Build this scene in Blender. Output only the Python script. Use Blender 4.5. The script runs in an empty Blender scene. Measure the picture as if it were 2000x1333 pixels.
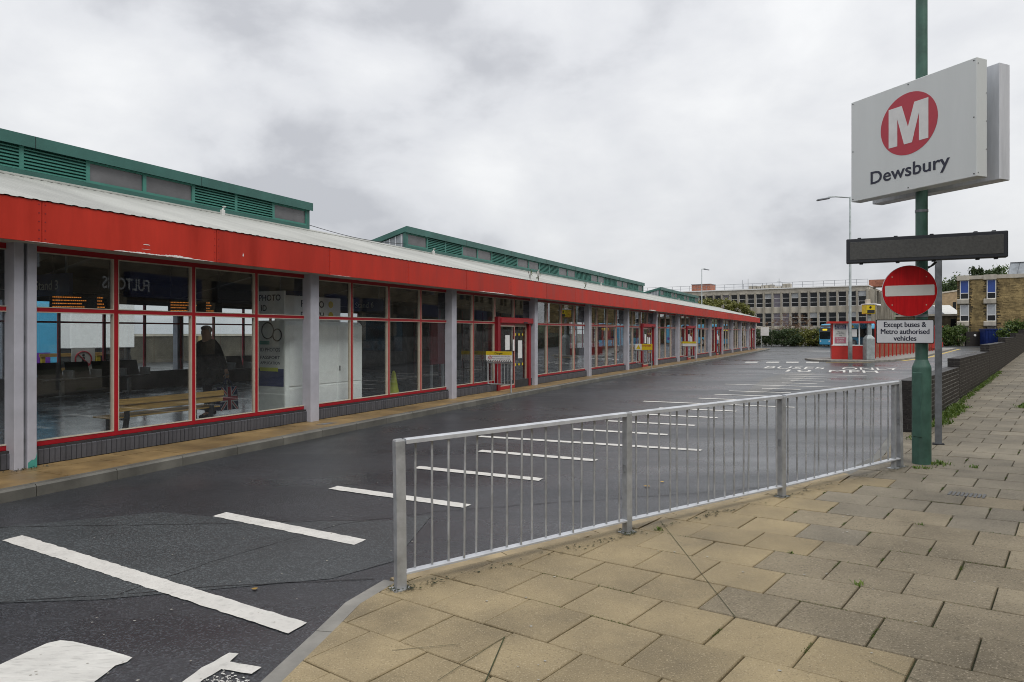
import bpy, bmesh, math, random
import numpy as np
from mathutils import Vector, Matrix
random.seed(7); np.random.seed(7)
sc = bpy.context.scene
COL = sc.collection
R = math.radians

# ------------------------------------------------------------------ camera, sky, sun, exposure
cam_d = bpy.data.cameras.new('camera'); cam = bpy.data.objects.new('camera', cam_d); COL.objects.link(cam)
cam.location = (0, 0, 1.74); cam.rotation_euler = (R(90), 0, 0)
cam_d.lens = 24.0; cam_d.sensor_width = 36.0; cam_d.shift_y = -0.00775
cam_d.clip_start = 0.05; cam_d.clip_end = 3000
sc.camera = cam

SUN_EL, SUN_AZ = 52.0, 150.0      # azimuth clockwise from +Y
w = bpy.data.worlds.new('World'); sc.world = w; w.use_nodes = True
nt = w.node_tree; nt.nodes.clear()
def N(t, tree=None, **k):
    n = (tree or nt).nodes.new(t)
    for a, b in k.items(): setattr(n, a, b)
    return n
def L(a, b, tree=None): (tree or nt).links.new(a, b)
out = N('ShaderNodeOutputWorld'); bg = N('ShaderNodeBackground')
sky = N('ShaderNodeTexSky', sky_type='NISHITA', sun_disc=False)
sky.sun_elevation = R(SUN_EL); sky.sun_rotation = R(SUN_AZ); sky.altitude = 80; sky.dust_density = 3
tc = N('ShaderNodeTexCoord'); sep = N('ShaderNodeSeparateXYZ'); L(tc.outputs['Generated'], sep.inputs[0])
def mth(op, a, b=None, clamp=False, tree=None):
    n = N('ShaderNodeMath', tree, operation=op, use_clamp=clamp)
    for i, v in enumerate((a, b)):
        if v is None: continue
        if isinstance(v, (int, float)): n.inputs[i].default_value = v
        else: L(v, n.inputs[i], tree)
    return n.outputs[0]
den = mth('ADD', mth('ABSOLUTE', sep.outputs[2]), 0.34)
px_ = mth('DIVIDE', sep.outputs[0], den); py_ = mth('DIVIDE', sep.outputs[1], den)
cmb = N('ShaderNodeCombineXYZ'); L(px_, cmb.inputs[0]); L(py_, cmb.inputs[1])
def noise(vec, scale, detail, rough, off=(0, 0, 0), dist=0.0):
    m = N('ShaderNodeMapping'); m.inputs['Location'].default_value = off; L(vec, m.inputs[0])
    n = N('ShaderNodeTexNoise'); n.inputs['Scale'].default_value = scale; n.inputs['Detail'].default_value = detail
    n.inputs['Roughness'].default_value = rough; n.inputs['Distortion'].default_value = dist; L(m.outputs[0], n.inputs['Vector']); return n.outputs['Fac']
vs3 = N('ShaderNodeMapping'); vs3.inputs['Scale'].default_value = (1, 1, 1.7); L(tc.outputs['Generated'], vs3.inputs[0])
big = noise(vs3.outputs[0], 1.9, 4, 0.5, (4.1, 1.4, 2.0), 0.1)
fine = noise(vs3.outputs[0], 4.2, 7, 0.53, (7.3, 2.2, 1), 0.15)
cl = mth('ADD', mth('MULTIPLY', big, 0.5), mth('MULTIPLY', fine, 0.5))
ramp = N('ShaderNodeValToRGB'); L(cl, ramp.inputs[0])
e = ramp.color_ramp.elements
e[0].position = 0.40; e[0].color = (0.50, 0.51, 0.54, 1)
e[1].position = 0.63; e[1].color = (0.84, 0.845, 0.85, 1)
m1 = e.new(0.48); m1.color = (0.675, 0.685, 0.71, 1)
sk = N('ShaderNodeMix', data_type='RGBA'); sk.inputs[0].default_value = 0.93
scl = N('ShaderNodeMix', data_type='RGBA', blend_type='MULTIPLY'); scl.inputs[0].default_value = 1.0
L(sky.outputs[0], scl.inputs[6]); scl.inputs[7].default_value = (0.1, 0.1, 0.1, 1)
lum = N('ShaderNodeMix', data_type='RGBA', blend_type='MULTIPLY'); lum.inputs[0].default_value = 1.0; lz = mth('ADD', mth('MULTIPLY', mth('ABSOLUTE', sep.outputs[2]), 0.42), 0.86); lc = N('ShaderNodeCombineColor'); L(lz, lc.inputs[0]); L(lz, lc.inputs[1]); L(lz, lc.inputs[2])   # overcast: brighter overhead
L(ramp.outputs[0], lum.inputs[6]); L(lc.outputs[0], lum.inputs[7])
L(scl.outputs[2], sk.inputs[6]); L(lum.outputs[2], sk.inputs[7])
L(sk.outputs[2], bg.inputs[0]); bg.inputs[1].default_value = 1.0
L(bg.outputs[0], out.inputs[0])
sun_d = bpy.data.lights.new('sun', 'SUN'); sun = bpy.data.objects.new('sun', sun_d); COL.objects.link(sun)
sun_d.energy = 1.3; sun_d.angle = R(25); sun_d.color = (1.0, 0.97, 0.93)
sdir = Vector((math.sin(R(SUN_AZ)) * math.cos(R(SUN_EL)), math.cos(R(SUN_AZ)) * math.cos(R(SUN_EL)), math.sin(R(SUN_EL))))
sun.rotation_euler = sdir.to_track_quat('Z', 'Y').to_euler(); sun.location = (0, -10, 30)
vs = sc.view_settings; vs.view_transform = 'Standard'; vs.look = 'None'; vs.exposure = 0.25; vs.gamma = 1.0; vs.use_curve_mapping = False
sc.cycles.transparent_max_bounces = 24; sc.cycles.max_bounces = 10
sc.cycles.use_denoising = True; sc.cycles.filter_width = 1.0

# ------------------------------------------------------------------ materials
MATS = {}
def mat(name, col, rough=0.6, var=0.12, scale=8.0, bump=0.0, bscale=60.0, metal=0.0, spec=0.5, col2=None, rvar=0.0, island=0.0, objrand=0.0, speck=0.0, speck_scale=180.0, speck_col=(0.6, 0.58, 0.55), coord='Object', emit=None, stretch=None):
    m = bpy.data.materials.new(name); m.use_nodes = True; t = m.node_tree; b = t.nodes['Principled BSDF']
    tcn = N('ShaderNodeTexCoord', t); vec = tcn.outputs[coord]
    if stretch:
        mp = N('ShaderNodeMapping', t); mp.inputs['Scale'].default_value = stretch; L(vec, mp.inputs[0], t); vec = mp.outputs[0]
    nz = N('ShaderNodeTexNoise', t); nz.inputs['Scale'].default_value = scale; nz.inputs['Detail'].default_value = 6; nz.inputs['Roughness'].default_value = 0.62
    L(vec, nz.inputs['Vector'], t)
    c2 = col2 if col2 else tuple(max(0, c * (1 - 2 * var)) for c in col)
    c1 = col if col2 else tuple(min(1, c * (1 + var)) for c in col)
    mr = N('ShaderNodeMapRange', t); mr.inputs[1].default_value = 0.32; mr.inputs[2].default_value = 0.68; L(nz.outputs['Fac'], mr.inputs[0], t)
    mx = N('ShaderNodeMix', t, data_type='RGBA'); L(mr.outputs[0], mx.inputs[0], t)
    mx.inputs[6].default_value = (*c2, 1); mx.inputs[7].default_value = (*c1, 1); colout = mx.outputs[2]
    def scale_by(src, amt, colout):
        mm = N('ShaderNodeMapRange', t); mm.inputs[3].default_value = 1 - amt; mm.inputs[4].default_value = 1 + amt; L(src, mm.inputs[0], t)
        hs = N('ShaderNodeHueSaturation', t); L(mm.outputs[0], hs.inputs['Value'], t); L(colout, hs.inputs['Color'], t); return hs.outputs[0]
    if island:
        g = N('ShaderNodeNewGeometry', t); colout = scale_by(g.outputs['Random Per Island'], island, colout)
    if objrand:
        g = N('ShaderNodeObjectInfo', t); colout = scale_by(g.outputs['Random'], objrand, colout)
    if speck:
        v = N('ShaderNodeTexNoise', t); v.inputs['Scale'].default_value = speck_scale; v.inputs['Detail'].default_value = 2; L(vec, v.inputs['Vector'], t)
        r2 = N('ShaderNodeMapRange', t); r2.inputs[1].default_value = 0.56; r2.inputs[2].default_value = 0.72; r2.inputs[4].default_value = speck; L(v.outputs['Fac'], r2.inputs[0], t)
        m2 = N('ShaderNodeMix', t, data_type='RGBA'); L(r2.outputs[0], m2.inputs[0], t); L(colout, m2.inputs[6], t); m2.inputs[7].default_value = (*speck_col, 1); colout = m2.outputs[2]
        v2 = N('ShaderNodeTexNoise', t); v2.inputs['Scale'].default_value = speck_scale * 0.8; v2.inputs['Detail'].default_value = 2
        mp2 = N('ShaderNodeMapping', t); mp2.inputs['Location'].default_value = (5, 9, 3); L(vec, mp2.inputs[0], t); L(mp2.outputs[0], v2.inputs['Vector'], t)
        r3 = N('ShaderNodeMapRange', t); r3.inputs[1].default_value = 0.56; r3.inputs[2].default_value = 0.72; r3.inputs[4].default_value = speck * 0.9; L(v2.outputs['Fac'], r3.inputs[0], t)
        m3 = N('ShaderNodeMix', t, data_type='RGBA'); L(r3.outputs[0], m3.inputs[0], t); L(colout, m3.inputs[6], t); m3.inputs[7].default_value = (*(c * 0.25 for c in col), 1); colout = m3.outputs[2]
    L(colout, b.inputs['Base Color'], t)
    b.inputs['Roughness'].default_value = rough; b.inputs['Metallic'].default_value = metal; b.inputs['Specular IOR Level'].default_value = spec
    if rvar:
        rr = N('ShaderNodeMapRange', t); rr.inputs[1].default_value = 0.35; rr.inputs[2].default_value = 0.65; rr.inputs[3].default_value = max(0.03, rough - rvar); rr.inputs[4].default_value = min(1, rough + rvar)
        L(nz.outputs['Fac'], rr.inputs[0], t); L(rr.outputs[0], b.inputs['Roughness'], t)
    if bump:
        nb = N('ShaderNodeTexNoise', t); nb.inputs['Scale'].default_value = bscale; nb.inputs['Detail'].default_value = 4; L(vec, nb.inputs['Vector'], t)
        bp = N('ShaderNodeBump', t); bp.inputs['Strength'].default_value = bump; bp.inputs['Distance'].default_value = 0.01; L(nb.outputs['Fac'], bp.inputs['Height'], t); L(bp.outputs[0], b.inputs['Normal'], t)
    if emit:
        b.inputs['Emission Color'].default_value = (*emit[0], 1); b.inputs['Emission Strength'].default_value = emit[1]
    MATS[name] = m; return m

# wet asphalt: stones, large damp areas, pools
def asphalt(name, base, wet=(0.44, 0.17)):
    m = bpy.data.materials.new(name); m.use_nodes = True; t = m.node_tree; b = t.nodes['Principled BSDF']
    tcn = N('ShaderNodeTexCoord', t); vec = tcn.outputs['Object']
    def nz(scale, detail, rough=0.55, off=0):
        mp = N('ShaderNodeMapping', t); mp.inputs['Location'].default_value = (off, off * 1.7, 0); L(vec, mp.inputs[0], t)
        n = N('ShaderNodeTexNoise', t); n.inputs['Scale'].default_value = scale; n.inputs['Detail'].default_value = detail; n.inputs['Roughness'].default_value = rough; L(mp.outputs[0], n.inputs['Vector'], t); return n.outputs['Fac']
    def rng(src, a, b_, c, d):
        r = N('ShaderNodeMapRange', t); 
        for i, v in enumerate((a, b_, c, d)): r.inputs[i + 1].default_value = v
        L(src, r.inputs[0], t); return r.outputs[0]
    vo = N('ShaderNodeTexVoronoi', t); vo.inputs['Scale'].default_value = 95; L(vec, vo.inputs['Vector'], t)
    stone = vo.outputs['Color']; sepc = N('ShaderNodeSeparateColor', t); L(stone, sepc.inputs[0], t)
    s1 = rng(sepc.outputs[0], 0.55, 1.0, 0.72, 1.9)
    big_ = rng(nz(0.35, 6, 0.6, 3), 0.35, 0.65, 0.72, 1.25)
    val = mth('MULTIPLY', s1, big_, tree=t)
    hs = N('ShaderNodeHueSaturation', t); hs.inputs['Color'].default_value = (*base, 1); L(val, hs.inputs['Value'], t)
    L(hs.outputs[0], b.inputs['Base Color'], t)
    wetn = nz(0.22, 7, 0.62, 11)
    mpw = N('ShaderNodeMapping', t); mpw.inputs['Rotation'].default_value = (0, 0, R(-63)); mpw.inputs['Scale'].default_value = (0.16, 0.75, 1); L(vec, mpw.inputs[0], t)
    nw = N('ShaderNodeTexNoise', t); nw.inputs['Scale'].default_value = 0.9; nw.inputs['Detail'].default_value = 7; nw.inputs['Roughness'].default_value = 0.6; L(mpw.outputs[0], nw.inputs['Vector'], t)
    wsum = mth('ADD', mth('MULTIPLY', wetn, 0.45, tree=t), mth('MULTIPLY', nw.outputs['Fac'], 0.55, tree=t), tree=t)
    ro = rng(wsum, 0.40, 0.62, wet[0], wet[1]); L(ro, b.inputs['Roughness'], t)
    b.inputs['Specular IOR Level'].default_value = 0.5
    bp = N('ShaderNodeBump', t); L(rng(wsum, 0.42, 0.62, 0.40, 0.08), bp.inputs['Strength'], t); bp.inputs['Distance'].default_value = 0.006
    L(vo.outputs['Distance'], bp.inputs['Height'], t); L(bp.outputs[0], b.inputs['Normal'], t)
    MATS[name] = m; return m
asphalt('asphalt', (0.036, 0.039, 0.044)); asphalt('asphalt_patch', (0.050, 0.057, 0.060), (0.55, 0.3)); asphalt('asphalt_pale', (0.13, 0.127, 0.12), (0.6, 0.35))

def glass(name, tint=(0.86, 0.9, 0.9), f0=0.05):
    m = bpy.data.materials.new(name); m.use_nodes = True; t = m.node_tree; t.nodes.clear()
    o = N('ShaderNodeOutputMaterial', t); mx = N('ShaderNodeMixShader', t); tr = N('ShaderNodeBsdfTransparent', t); gl = N('ShaderNodeBsdfGlossy', t)
    tr.inputs[0].default_value = (*tint, 1); gl.inputs['Roughness'].default_value = 0.005; gl.inputs[0].default_value = (0.95, 0.97, 1, 1)
    lw = N('ShaderNodeLayerWeight', t); lw.inputs[0].default_value = 0.5
    p = mth('POWER', lw.outputs['Facing'], 4.6, tree=t); fac = mth('ADD', mth('MULTIPLY', p, 0.9, tree=t), f0, True, tree=t)
    df = N('ShaderNodeBsdfDiffuse', t); df.inputs[0].default_value = (0.5, 0.5, 0.48, 1); m0 = N('ShaderNodeMixShader', t); dn = N('ShaderNodeTexNoise', t); dn.inputs['Scale'].default_value = 1.7; dn.inputs['Detail'].default_value = 5; dc = N('ShaderNodeTexCoord', t); L(dc.outputs['Object'], dn.inputs['Vector'], t)
    dr_ = N('ShaderNodeMapRange', t); dr_.inputs[1].default_value = 0.3; dr_.inputs[2].default_value = 0.75; dr_.inputs[3].default_value = 0.004; dr_.inputs[4].default_value = 0.020; L(dn.outputs['Fac'], dr_.inputs[0], t)
    L(dr_.outputs[0], m0.inputs[0], t); L(tr.outputs[0], m0.inputs[1], t); L(df.outputs[0], m0.inputs[2], t)
    L(fac, mx.inputs[0], t); L(m0.outputs[0], mx.inputs[1], t); L(gl.outputs[0], mx.inputs[2], t); L(mx.outputs[0], o.inputs[0], t)
    MATS[name] = m; return m
glass('glass', (0.95, 0.97, 0.97), 0.045); glass('glass_tint', (0.5, 0.52, 0.53), 0.08)

def leafmat(name, c1, c2):
    m = bpy.data.materials.new(name); m.use_nodes = True; t = m.node_tree; t.nodes.clear()
    o = N('ShaderNodeOutputMaterial', t); d = N('ShaderNodeBsdfPrincipled', t); tl = N('ShaderNodeBsdfTranslucent', t); mx = N('ShaderNodeMixShader', t)
    g = N('ShaderNodeNewGeometry', t); r = N('ShaderNodeValToRGB', t); L(g.outputs['Random Per Island'], r.inputs[0], t)
    r.color_ramp.elements[0].color = (*c1, 1); r.color_ramp.elements[1].color = (*c2, 1)
    L(r.outputs[0], d.inputs['Base Color'], t); L(r.outputs[0], tl.inputs[0], t); d.inputs['Roughness'].default_value = 0.5
    mx.inputs[0].default_value = 0.3; L(d.outputs[0], mx.inputs[1], t); L(tl.outputs[0], mx.inputs[2], t); L(mx.outputs[0], o.inputs[0], t)
    MATS[name] = m
leafmat('leaf_green', (0.04, 0.085, 0.02), (0.15, 0.21, 0.05)); leafmat('leaf_dark', (0.025, 0.05, 0.018), (0.075, 0.11, 0.035))
leafmat('leaf_olive', (0.09, 0.10, 0.02), (0.22, 0.22, 0.05)); leafmat('leaf_rust', (0.10, 0.05, 0.025), (0.22, 0.12, 0.05))
leafmat('leaf_weed', (0.06, 0.13, 0.02), (0.20, 0.28, 0.05)); leafmat('moss_leaf', (0.05, 0.085, 0.015), (0.13, 0.18, 0.03))

mat('fascia_red', (0.50, 0.032, 0.016), 0.48, 0.13, 1.6, rvar=0.12, spec=0.3, objrand=0.08, stretch=(1.4, 1.4, 0.25))
mat('frame_red', (0.38, 0.010, 0.018), 0.35, 0.08, 3)
mat('kiosk_red', (0.52, 0.03, 0.022), 0.4, 0.08, 2)
mat('cream', (0.52, 0.45, 0.36), 0.5, 0.05)
mat('column_paint', (0.44, 0.44, 0.49), 0.5, 0.07, 3, bump=0.05, bscale=20)
mat('soffit', (0.46, 0.45, 0.40), 0.7, 0.12, 2)
mat('roof_sheet', (0.39, 0.395, 0.365), 0.5, 0.13, 0.9, stretch=(1, 0.15, 1))
mat('green_metal', (0.036, 0.125, 0.105), 0.42, 0.12, 1.5)
mat('green_light', (0.05, 0.20, 0.16), 0.45, 0.08, 2)
mat('green_pole', (0.060, 0.140, 0.108), 0.5, 0.18, 5, rvar=0.1, bump=0.06, bscale=30)
mat('engineering_brick', (0.085, 0.087, 0.10), 0.45, 0.18, 5, objrand=0.12, island=0.12, bump=0.15, bscale=50)
mat('mortar_dark', (0.035, 0.035, 0.037), 0.9, 0.2)
mat('wall_brick', (0.027, 0.023, 0.021), 0.55, 0.25, 6, objrand=0.25, island=0.22, bump=0.3, bscale=60)
mat('mortar', (0.27, 0.26, 0.24), 0.9, 0.3, 3, bump=0.3)
mat('station_slab', (0.255, 0.170, 0.072), 0.5, 0.2, 1.6, bump=0.12, bscale=90, rvar=0.15, objrand=0.12)
mat('slab_tan', (0.335, 0.266, 0.155), 0.70, 0.20, 1.1, spec=0.35, bump=0.35, bscale=160, objrand=0.10, island=0.10, speck=0.5, speck_scale=120, speck_col=(0.6, 0.5, 0.34), coord='Object', rvar=0.12)
mat('slab_cool', (0.240, 0.209, 0.154), 0.72, 0.2, 1.1, spec=0.35, bump=0.5, bscale=120, objrand=0.14, island=0.16, speck=0.6, speck_scale=95, speck_col=(0.45, 0.41, 0.34))
mat('slab_grey', (0.275, 0.230, 0.155), 0.74, 0.20, 1.1, spec=0.35, bump=0.6, bscale=120, objrand=0.16, island=0.16, speck=0.75, speck_scale=95, speck_col=(0.47, 0.40, 0.30))
mat('joint_dirt', (0.035, 0.034, 0.024), 0.95, 0.3, 12, col2=(0.055, 0.07, 0.02))
mat('kerb', (0.26, 0.25, 0.225), 0.65, 0.15, 3, bump=0.2, bscale=80, objrand=0.1)
mat('kerb_wet', (0.15, 0.145, 0.125), 0.5, 0.2, 2, bump=0.2, bscale=80, objrand=0.12)
mat('kerb_tan', (0.36, 0.28, 0.16), 0.6, 0.18, 3, bump=0.25, bscale=80, objrand=0.08)
mat('road_paint', (0.64, 0.625, 0.585), 0.6, 0.06, 5, bump=0.3, bscale=130, speck=0.22, speck_scale=30, speck_col=(0.42, 0.41, 0.39))
mat('road_paint_worn', (0.66, 0.65, 0.61), 0.65, 0.07, 3, bump=0.35, bscale=90, speck=0.3, speck_scale=14, speck_col=(0.45, 0.44, 0.42), stretch=(1, 4, 1))
mat('yellow_paint', (0.55, 0.40, 0.10), 0.65, 0.2, 6)
mat('tar', (0.012, 0.012, 0.013), 0.5, 0.2)
mat('galv', (0.42, 0.435, 0.45), 0.45, 0.16, 7, metal=0.25, rvar=0.1)
mat('galv_light', (0.58, 0.60, 0.63), 0.5, 0.1, 5, metal=0.25)
mat('galv_dark', (0.22, 0.235, 0.255), 0.5, 0.2, 6, metal=0.3)
mat('lamp_grey', (0.33, 0.37, 0.37), 0.5, 0.15, 4)
mat('sign_white', (0.70, 0.73, 0.725), 0.4, 0.02, 2.5, stretch=(2, 2, 0.3))
mat('sign_edge', (0.70, 0.72, 0.76), 0.45, 0.09, 4, stretch=(2, 2, 0.3))
mat('metro_red', (0.50, 0.035, 0.06), 0.4, 0.03)
mat('ink', (0.022, 0.025, 0.05), 0.5, 0.05)
mat('white', (0.78, 0.78, 0.77), 0.5, 0.04)
mat('off_white', (0.60, 0.60, 0.575), 0.55, 0.06, 3)
mat('noentry_red', (0.50, 0.010, 0.014), 0.32, 0.12, 5, stretch=(6, 1, 0.5))
mat('plate_white', (0.62, 0.64, 0.68), 0.4, 0.03)
mat('black', (0.012, 0.012, 0.014), 0.45, 0.1)
mat('led_case', (0.022, 0.025, 0.032), 0.42, 0.1)
mat('led_face', (0.075, 0.075, 0.070), 0.35, 0.15, 40)
mat('yellow', (0.70, 0.52, 0.02), 0.45, 0.08)
mat('floor_tile', (0.12, 0.14, 0.155), 0.22, 0.2, 1.2, rvar=0.08)
mat('interior_dark', (0.03, 0.03, 0.033), 0.5, 0.1)
mat('ceiling', (0.10, 0.10, 0.095), 0.8, 0.15, 2)
mat('wood', (0.60, 0.37, 0.12), 0.45, 0.2, 3, stretch=(1, 14, 14))
mat('seat_metal', (0.02, 0.018, 0.02), 0.4, 0.1)
mat('booth_white', (0.90, 0.92, 0.90), 0.4, 0.03)
mat('poster', (0.55, 0.57, 0.54), 0.5, 0.05)
mat('navy', (0.015, 0.025, 0.10), 0.4, 0.08)
mat('lime', (0.42, 0.46, 0.03), 0.5, 0.05)
mat('maroon', (0.20, 0.012, 0.025), 0.45, 0.1)
mat('pink', (0.48, 0.16, 0.22), 0.5, 0.05)
mat('cone', (0.55, 0.60, 0.03), 0.5, 0.08)
mat('orange_led', (0.3, 0.08, 0.01), 0.5, 0.0, emit=((1.0, 0.30, 0.04), 0.45))
mat('yellow_led', (0.4, 0.3, 0.01), 0.5, 0.0, emit=((1.0, 0.75, 0.05), 0.6))
mat('coat', (0.010, 0.010, 0.012), 0.8, 0.3, 12, bump=0.3, bscale=25)
mat('trousers', (0.014, 0.015, 0.022), 0.8, 0.2, 10)
mat('skin', (0.42, 0.24, 0.17), 0.5, 0.08, 9)
mat('hair', (0.32, 0.30, 0.28), 0.7, 0.2, 30)
mat('bus_blue', (0.085, 0.40, 0.64), 0.25, 0.05, 2)
mat('bus_light', (0.20, 0.55, 0.75), 0.25, 0.05, 2)
mat('bus_purple', (0.13, 0.03, 0.30), 0.3, 0.05)
mat('lantern_sky_glass', (0.13, 0.13, 0.135), 0.25, 0.2, 1.0)  # grey base colour stands in for sky reflected in the lantern panes
mat('dark_glass', (0.018, 0.022, 0.024), 0.08, 0.15, 0.6)
mat('tyre', (0.015, 0.015, 0.015), 0.8, 0.1)
mat('concrete', (0.50, 0.46, 0.385), 0.75, 0.16, 0.7, bump=0.15, bscale=8, stretch=(1, 1, 0.35))
mat('concrete_fin', (0.38, 0.35, 0.29), 0.75, 0.2, 0.9, stretch=(1, 1, 0.25))
mat('office_glass', (0.012, 0.015, 0.018), 0.15, 0.3, 0.5, objrand=0.5, spec=0.3)
mat('office_blind', (0.42, 0.44, 0.46), 0.5, 0.08)
mat('office_lilac', (0.20, 0.18, 0.22), 0.4, 0.1)
mat('red_brick', (0.33, 0.125, 0.075), 0.75, 0.2, 3)
mat('sandstone', (0.36, 0.265, 0.12), 0.85, 0.28, 0.8, bump=0.5, bscale=9, objrand=0.2, island=0.24)
mat('sandstone_dark', (0.13, 0.105, 0.065), 0.9, 0.3, 1.5)
mat('window_blue', (0.03, 0.075, 0.30), 0.4, 0.1)
mat('tan_brick', (0.40, 0.29, 0.17), 0.8, 0.15, 2)
mat('slate', (0.20, 0.21, 0.23), 0.7, 0.15, 1.5)
mat('grey_glaze', (0.33, 0.36, 0.39), 0.5, 0.25, 0.8)
mat('container_blue', (0.010, 0.025, 0.13), 0.4, 0.15, 2)
mat('bark', (0.075, 0.058, 0.042), 0.9, 0.3, 6, bump=0.5, bscale=20)
mat('earth', (0.10, 0.095, 0.07), 0.95, 0.3, 0.4)
mat('grass_far', (0.06, 0.085, 0.03), 0.95, 0.3, 0.1)
mat('shop_stone', (0.30, 0.24, 0.15), 0.85, 0.25, 1.0)
mat('chip_white', (0.80, 0.79, 0.76), 0.6, 0.05)
mat('teal_chip', (0.06, 0.30, 0.25), 0.6, 0.1)
mat('gum', (0.40, 0.38, 0.33), 0.7, 0.1)
mat('leaf_litter', (0.50, 0.30, 0.06), 0.7, 0.2, objrand=0.3)
mat('puddle_grate', (0.10, 0.10, 0.10), 0.5, 0.2)

# ------------------------------------------------------------------ mesh helpers
class MB:
    def __init__(s): s.v = []; s.f = []
    def add(s, vs, fs):
        o = len(s.v); s.v += [tuple(p) for p in vs]; s.f += [tuple(i + o for i in q) for q in fs]; return s
    def box(s, x0, x1, y0, y1, z0, z1):
        x0, x1 = min(x0, x1), max(x0, x1); y0, y1 = min(y0, y1), max(y0, y1); z0, z1 = min(z0, z1), max(z0, z1)
        return s.add([(x0, y0, z0), (x1, y0, z0), (x1, y1, z0), (x0, y1, z0), (x0, y0, z1), (x1, y0, z1), (x1, y1, z1), (x0, y1, z1)],
                     [(3, 2, 1, 0), (4, 5, 6, 7), (0, 1, 5, 4), (1, 2, 6, 5), (2, 3, 7, 6), (3, 0, 4, 7)])
    def bbox(s, x0, x1, y0, y1, z0, z1, b=0.004):      # box with chamfered edges
        cx, cy, cz = (x0 + x1) / 2, (y0 + y1) / 2, (z0 + z1) / 2; hx, hy, hz = (x1 - x0) / 2, (y1 - y0) / 2, (z1 - z0) / 2
        bm = bmesh.new(); bmesh.ops.create_cube(bm, size=2.0)
        for v in bm.verts: v.co = Vector((cx + v.co.x * hx, cy + v.co.y * hy, cz + v.co.z * hz))
        bmesh.ops.bevel(bm, geom=bm.edges[:], offset=min(b, hx * .9, hy * .9, hz * .9), segments=1, affect='EDGES')
        bm.verts.index_update(); s.add([v.co[:] for v in bm.verts], [[v.index for v in f.verts] for f in bm.faces]); bm.free(); return s
    def prism(s, poly, z0, z1):                        # poly xy ccw; z may be callables
        n = len(poly); f0 = z0 if callable(z0) else (lambda x, y: z0); f1 = z1 if callable(z1) else (lambda x, y: z1)
        a = sum(poly[i][0] * poly[(i + 1) % n][1] - poly[(i + 1) % n][0] * poly[i][1] for i in range(n))
        if a < 0: poly = poly[::-1]
        vs = [(x, y, f0(x, y)) for x, y in poly] + [(x, y, f1(x, y)) for x, y in poly]
        return s.add(vs, [tuple(range(n - 1, -1, -1)), tuple(range(n, 2 * n))] + [(i, (i + 1) % n, n + (i + 1) % n, n + i) for i in range(n)])
    def sheet(s, poly, z):
        n = len(poly); f = z if callable(z) else (lambda x, y: z)
        a = sum(poly[i][0] * poly[(i + 1) % n][1] - poly[(i + 1) % n][0] * poly[i][1] for i in range(n))
        if a < 0: poly = poly[::-1]
        return s.add([(x, y, f(x, y)) for x, y in poly], [tuple(range(n))])
    def xzprism(s, poly, y0, y1):                      # profile in x,z extruded along y
        n = len(poly); vs = [(x, y0, z) for x, z in poly] + [(x, y1, z) for x, z in poly]
        return s.add(vs, [tuple(range(n)), tuple(range(2 * n - 1, n - 1, -1))] + [(i, n + i, n + (i + 1) % n, (i + 1) % n) for i in range(n)])
    def yzprism(s, poly, x0, x1):
        n = len(poly); vs = [(x0, y, z) for y, z in poly] + [(x1, y, z) for y, z in poly]
        return s.add(vs, [tuple(range(n - 1, -1, -1)), tuple(range(n, 2 * n))] + [(i, (i + 1) % n, n + (i + 1) % n, n + i) for i in range(n)])
    def cyl(s, p0, p1, r0, r1=None, n=10, caps=True):
        r1 = r0 if r1 is None else r1; p0, p1 = Vector(p0), Vector(p1); d = (p1 - p0).normalized()
        a = d.orthogonal().normalized(); b = d.cross(a); vs = []
        for p, r in ((p0, r0), (p1, r1)):
            for i in range(n):
                t = 2 * math.pi * i / n; vs.append(p + a * (math.cos(t) * r) + b * (math.sin(t) * r))
        fs = [(i, (i + 1) % n, n + (i + 1) % n, n + i) for i in range(n)]
        if caps: fs += [tuple(range(n - 1, -1, -1)), tuple(range(n, 2 * n))]
        return s.add(vs, fs)
    def tube(s, pts, r, n=8):
        for a, b in zip(pts, pts[1:]): s.cyl(a, b, r, r, n)
        return s
    def lathe(s, prof, n=16):                          # prof: (r,z)
        k = len(prof); vs = []
        for r, z in prof:
            for i in range(n): t = 2 * math.pi * i / n; vs.append((math.cos(t) * r, math.sin(t) * r, z))
        fs = [(j * n + i, j * n + (i + 1) % n, (j + 1) * n + (i + 1) % n, (j + 1) * n + i) for j in range(k - 1) for i in range(n)]
        fs += [tuple(range(n - 1, -1, -1)), tuple((k - 1) * n + i for i in range(n))]
        return s.add(vs, fs)
    def mesh(s, name, m, smooth=False):
        me = bpy.data.meshes.new(name); me.from_pydata(s.v, [], s.f); me.materials.append(MATS[m] if isinstance(m, str) else m)
        if smooth: me.polygons.foreach_set('use_smooth', [True] * len(me.polygons))
        me.update(); return me
    def build(s, name, m, parent=None, smooth=False, loc=None, rz=0.0):
        return link(name, s.mesh(name, m, smooth), parent, loc, rz)
def link(name, me, parent=None, loc=None, rz=0.0):
    o = bpy.data.objects.new(name, me); COL.objects.link(o)
    if parent is not None: o.parent = parent
    if loc is not None: o.location = loc
    if rz: o.rotation_euler = (0, 0, rz)
    return o
def tag(o, label, cat, group=None):
    o['label'] = label; o['category'] = cat
    if group: o['group'] = group
    return o
def thing(name, label, cat, loc=(0, 0, 0), rz=0.0, group=None):
    o = bpy.data.objects.new(name, None); COL.objects.link(o); o.location = loc; o.rotation_euler = (0, 0, rz); o.empty_display_size = 0.2
    return tag(o, label, cat, group)
def struct(o, kind='structure'): o['kind'] = kind; return o
def copy_tree(o, parent=None):
    c = o.copy(); COL.objects.link(c); c.parent = parent
    for ch in list(o.children): copy_tree(ch, c)
    return c
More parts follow.
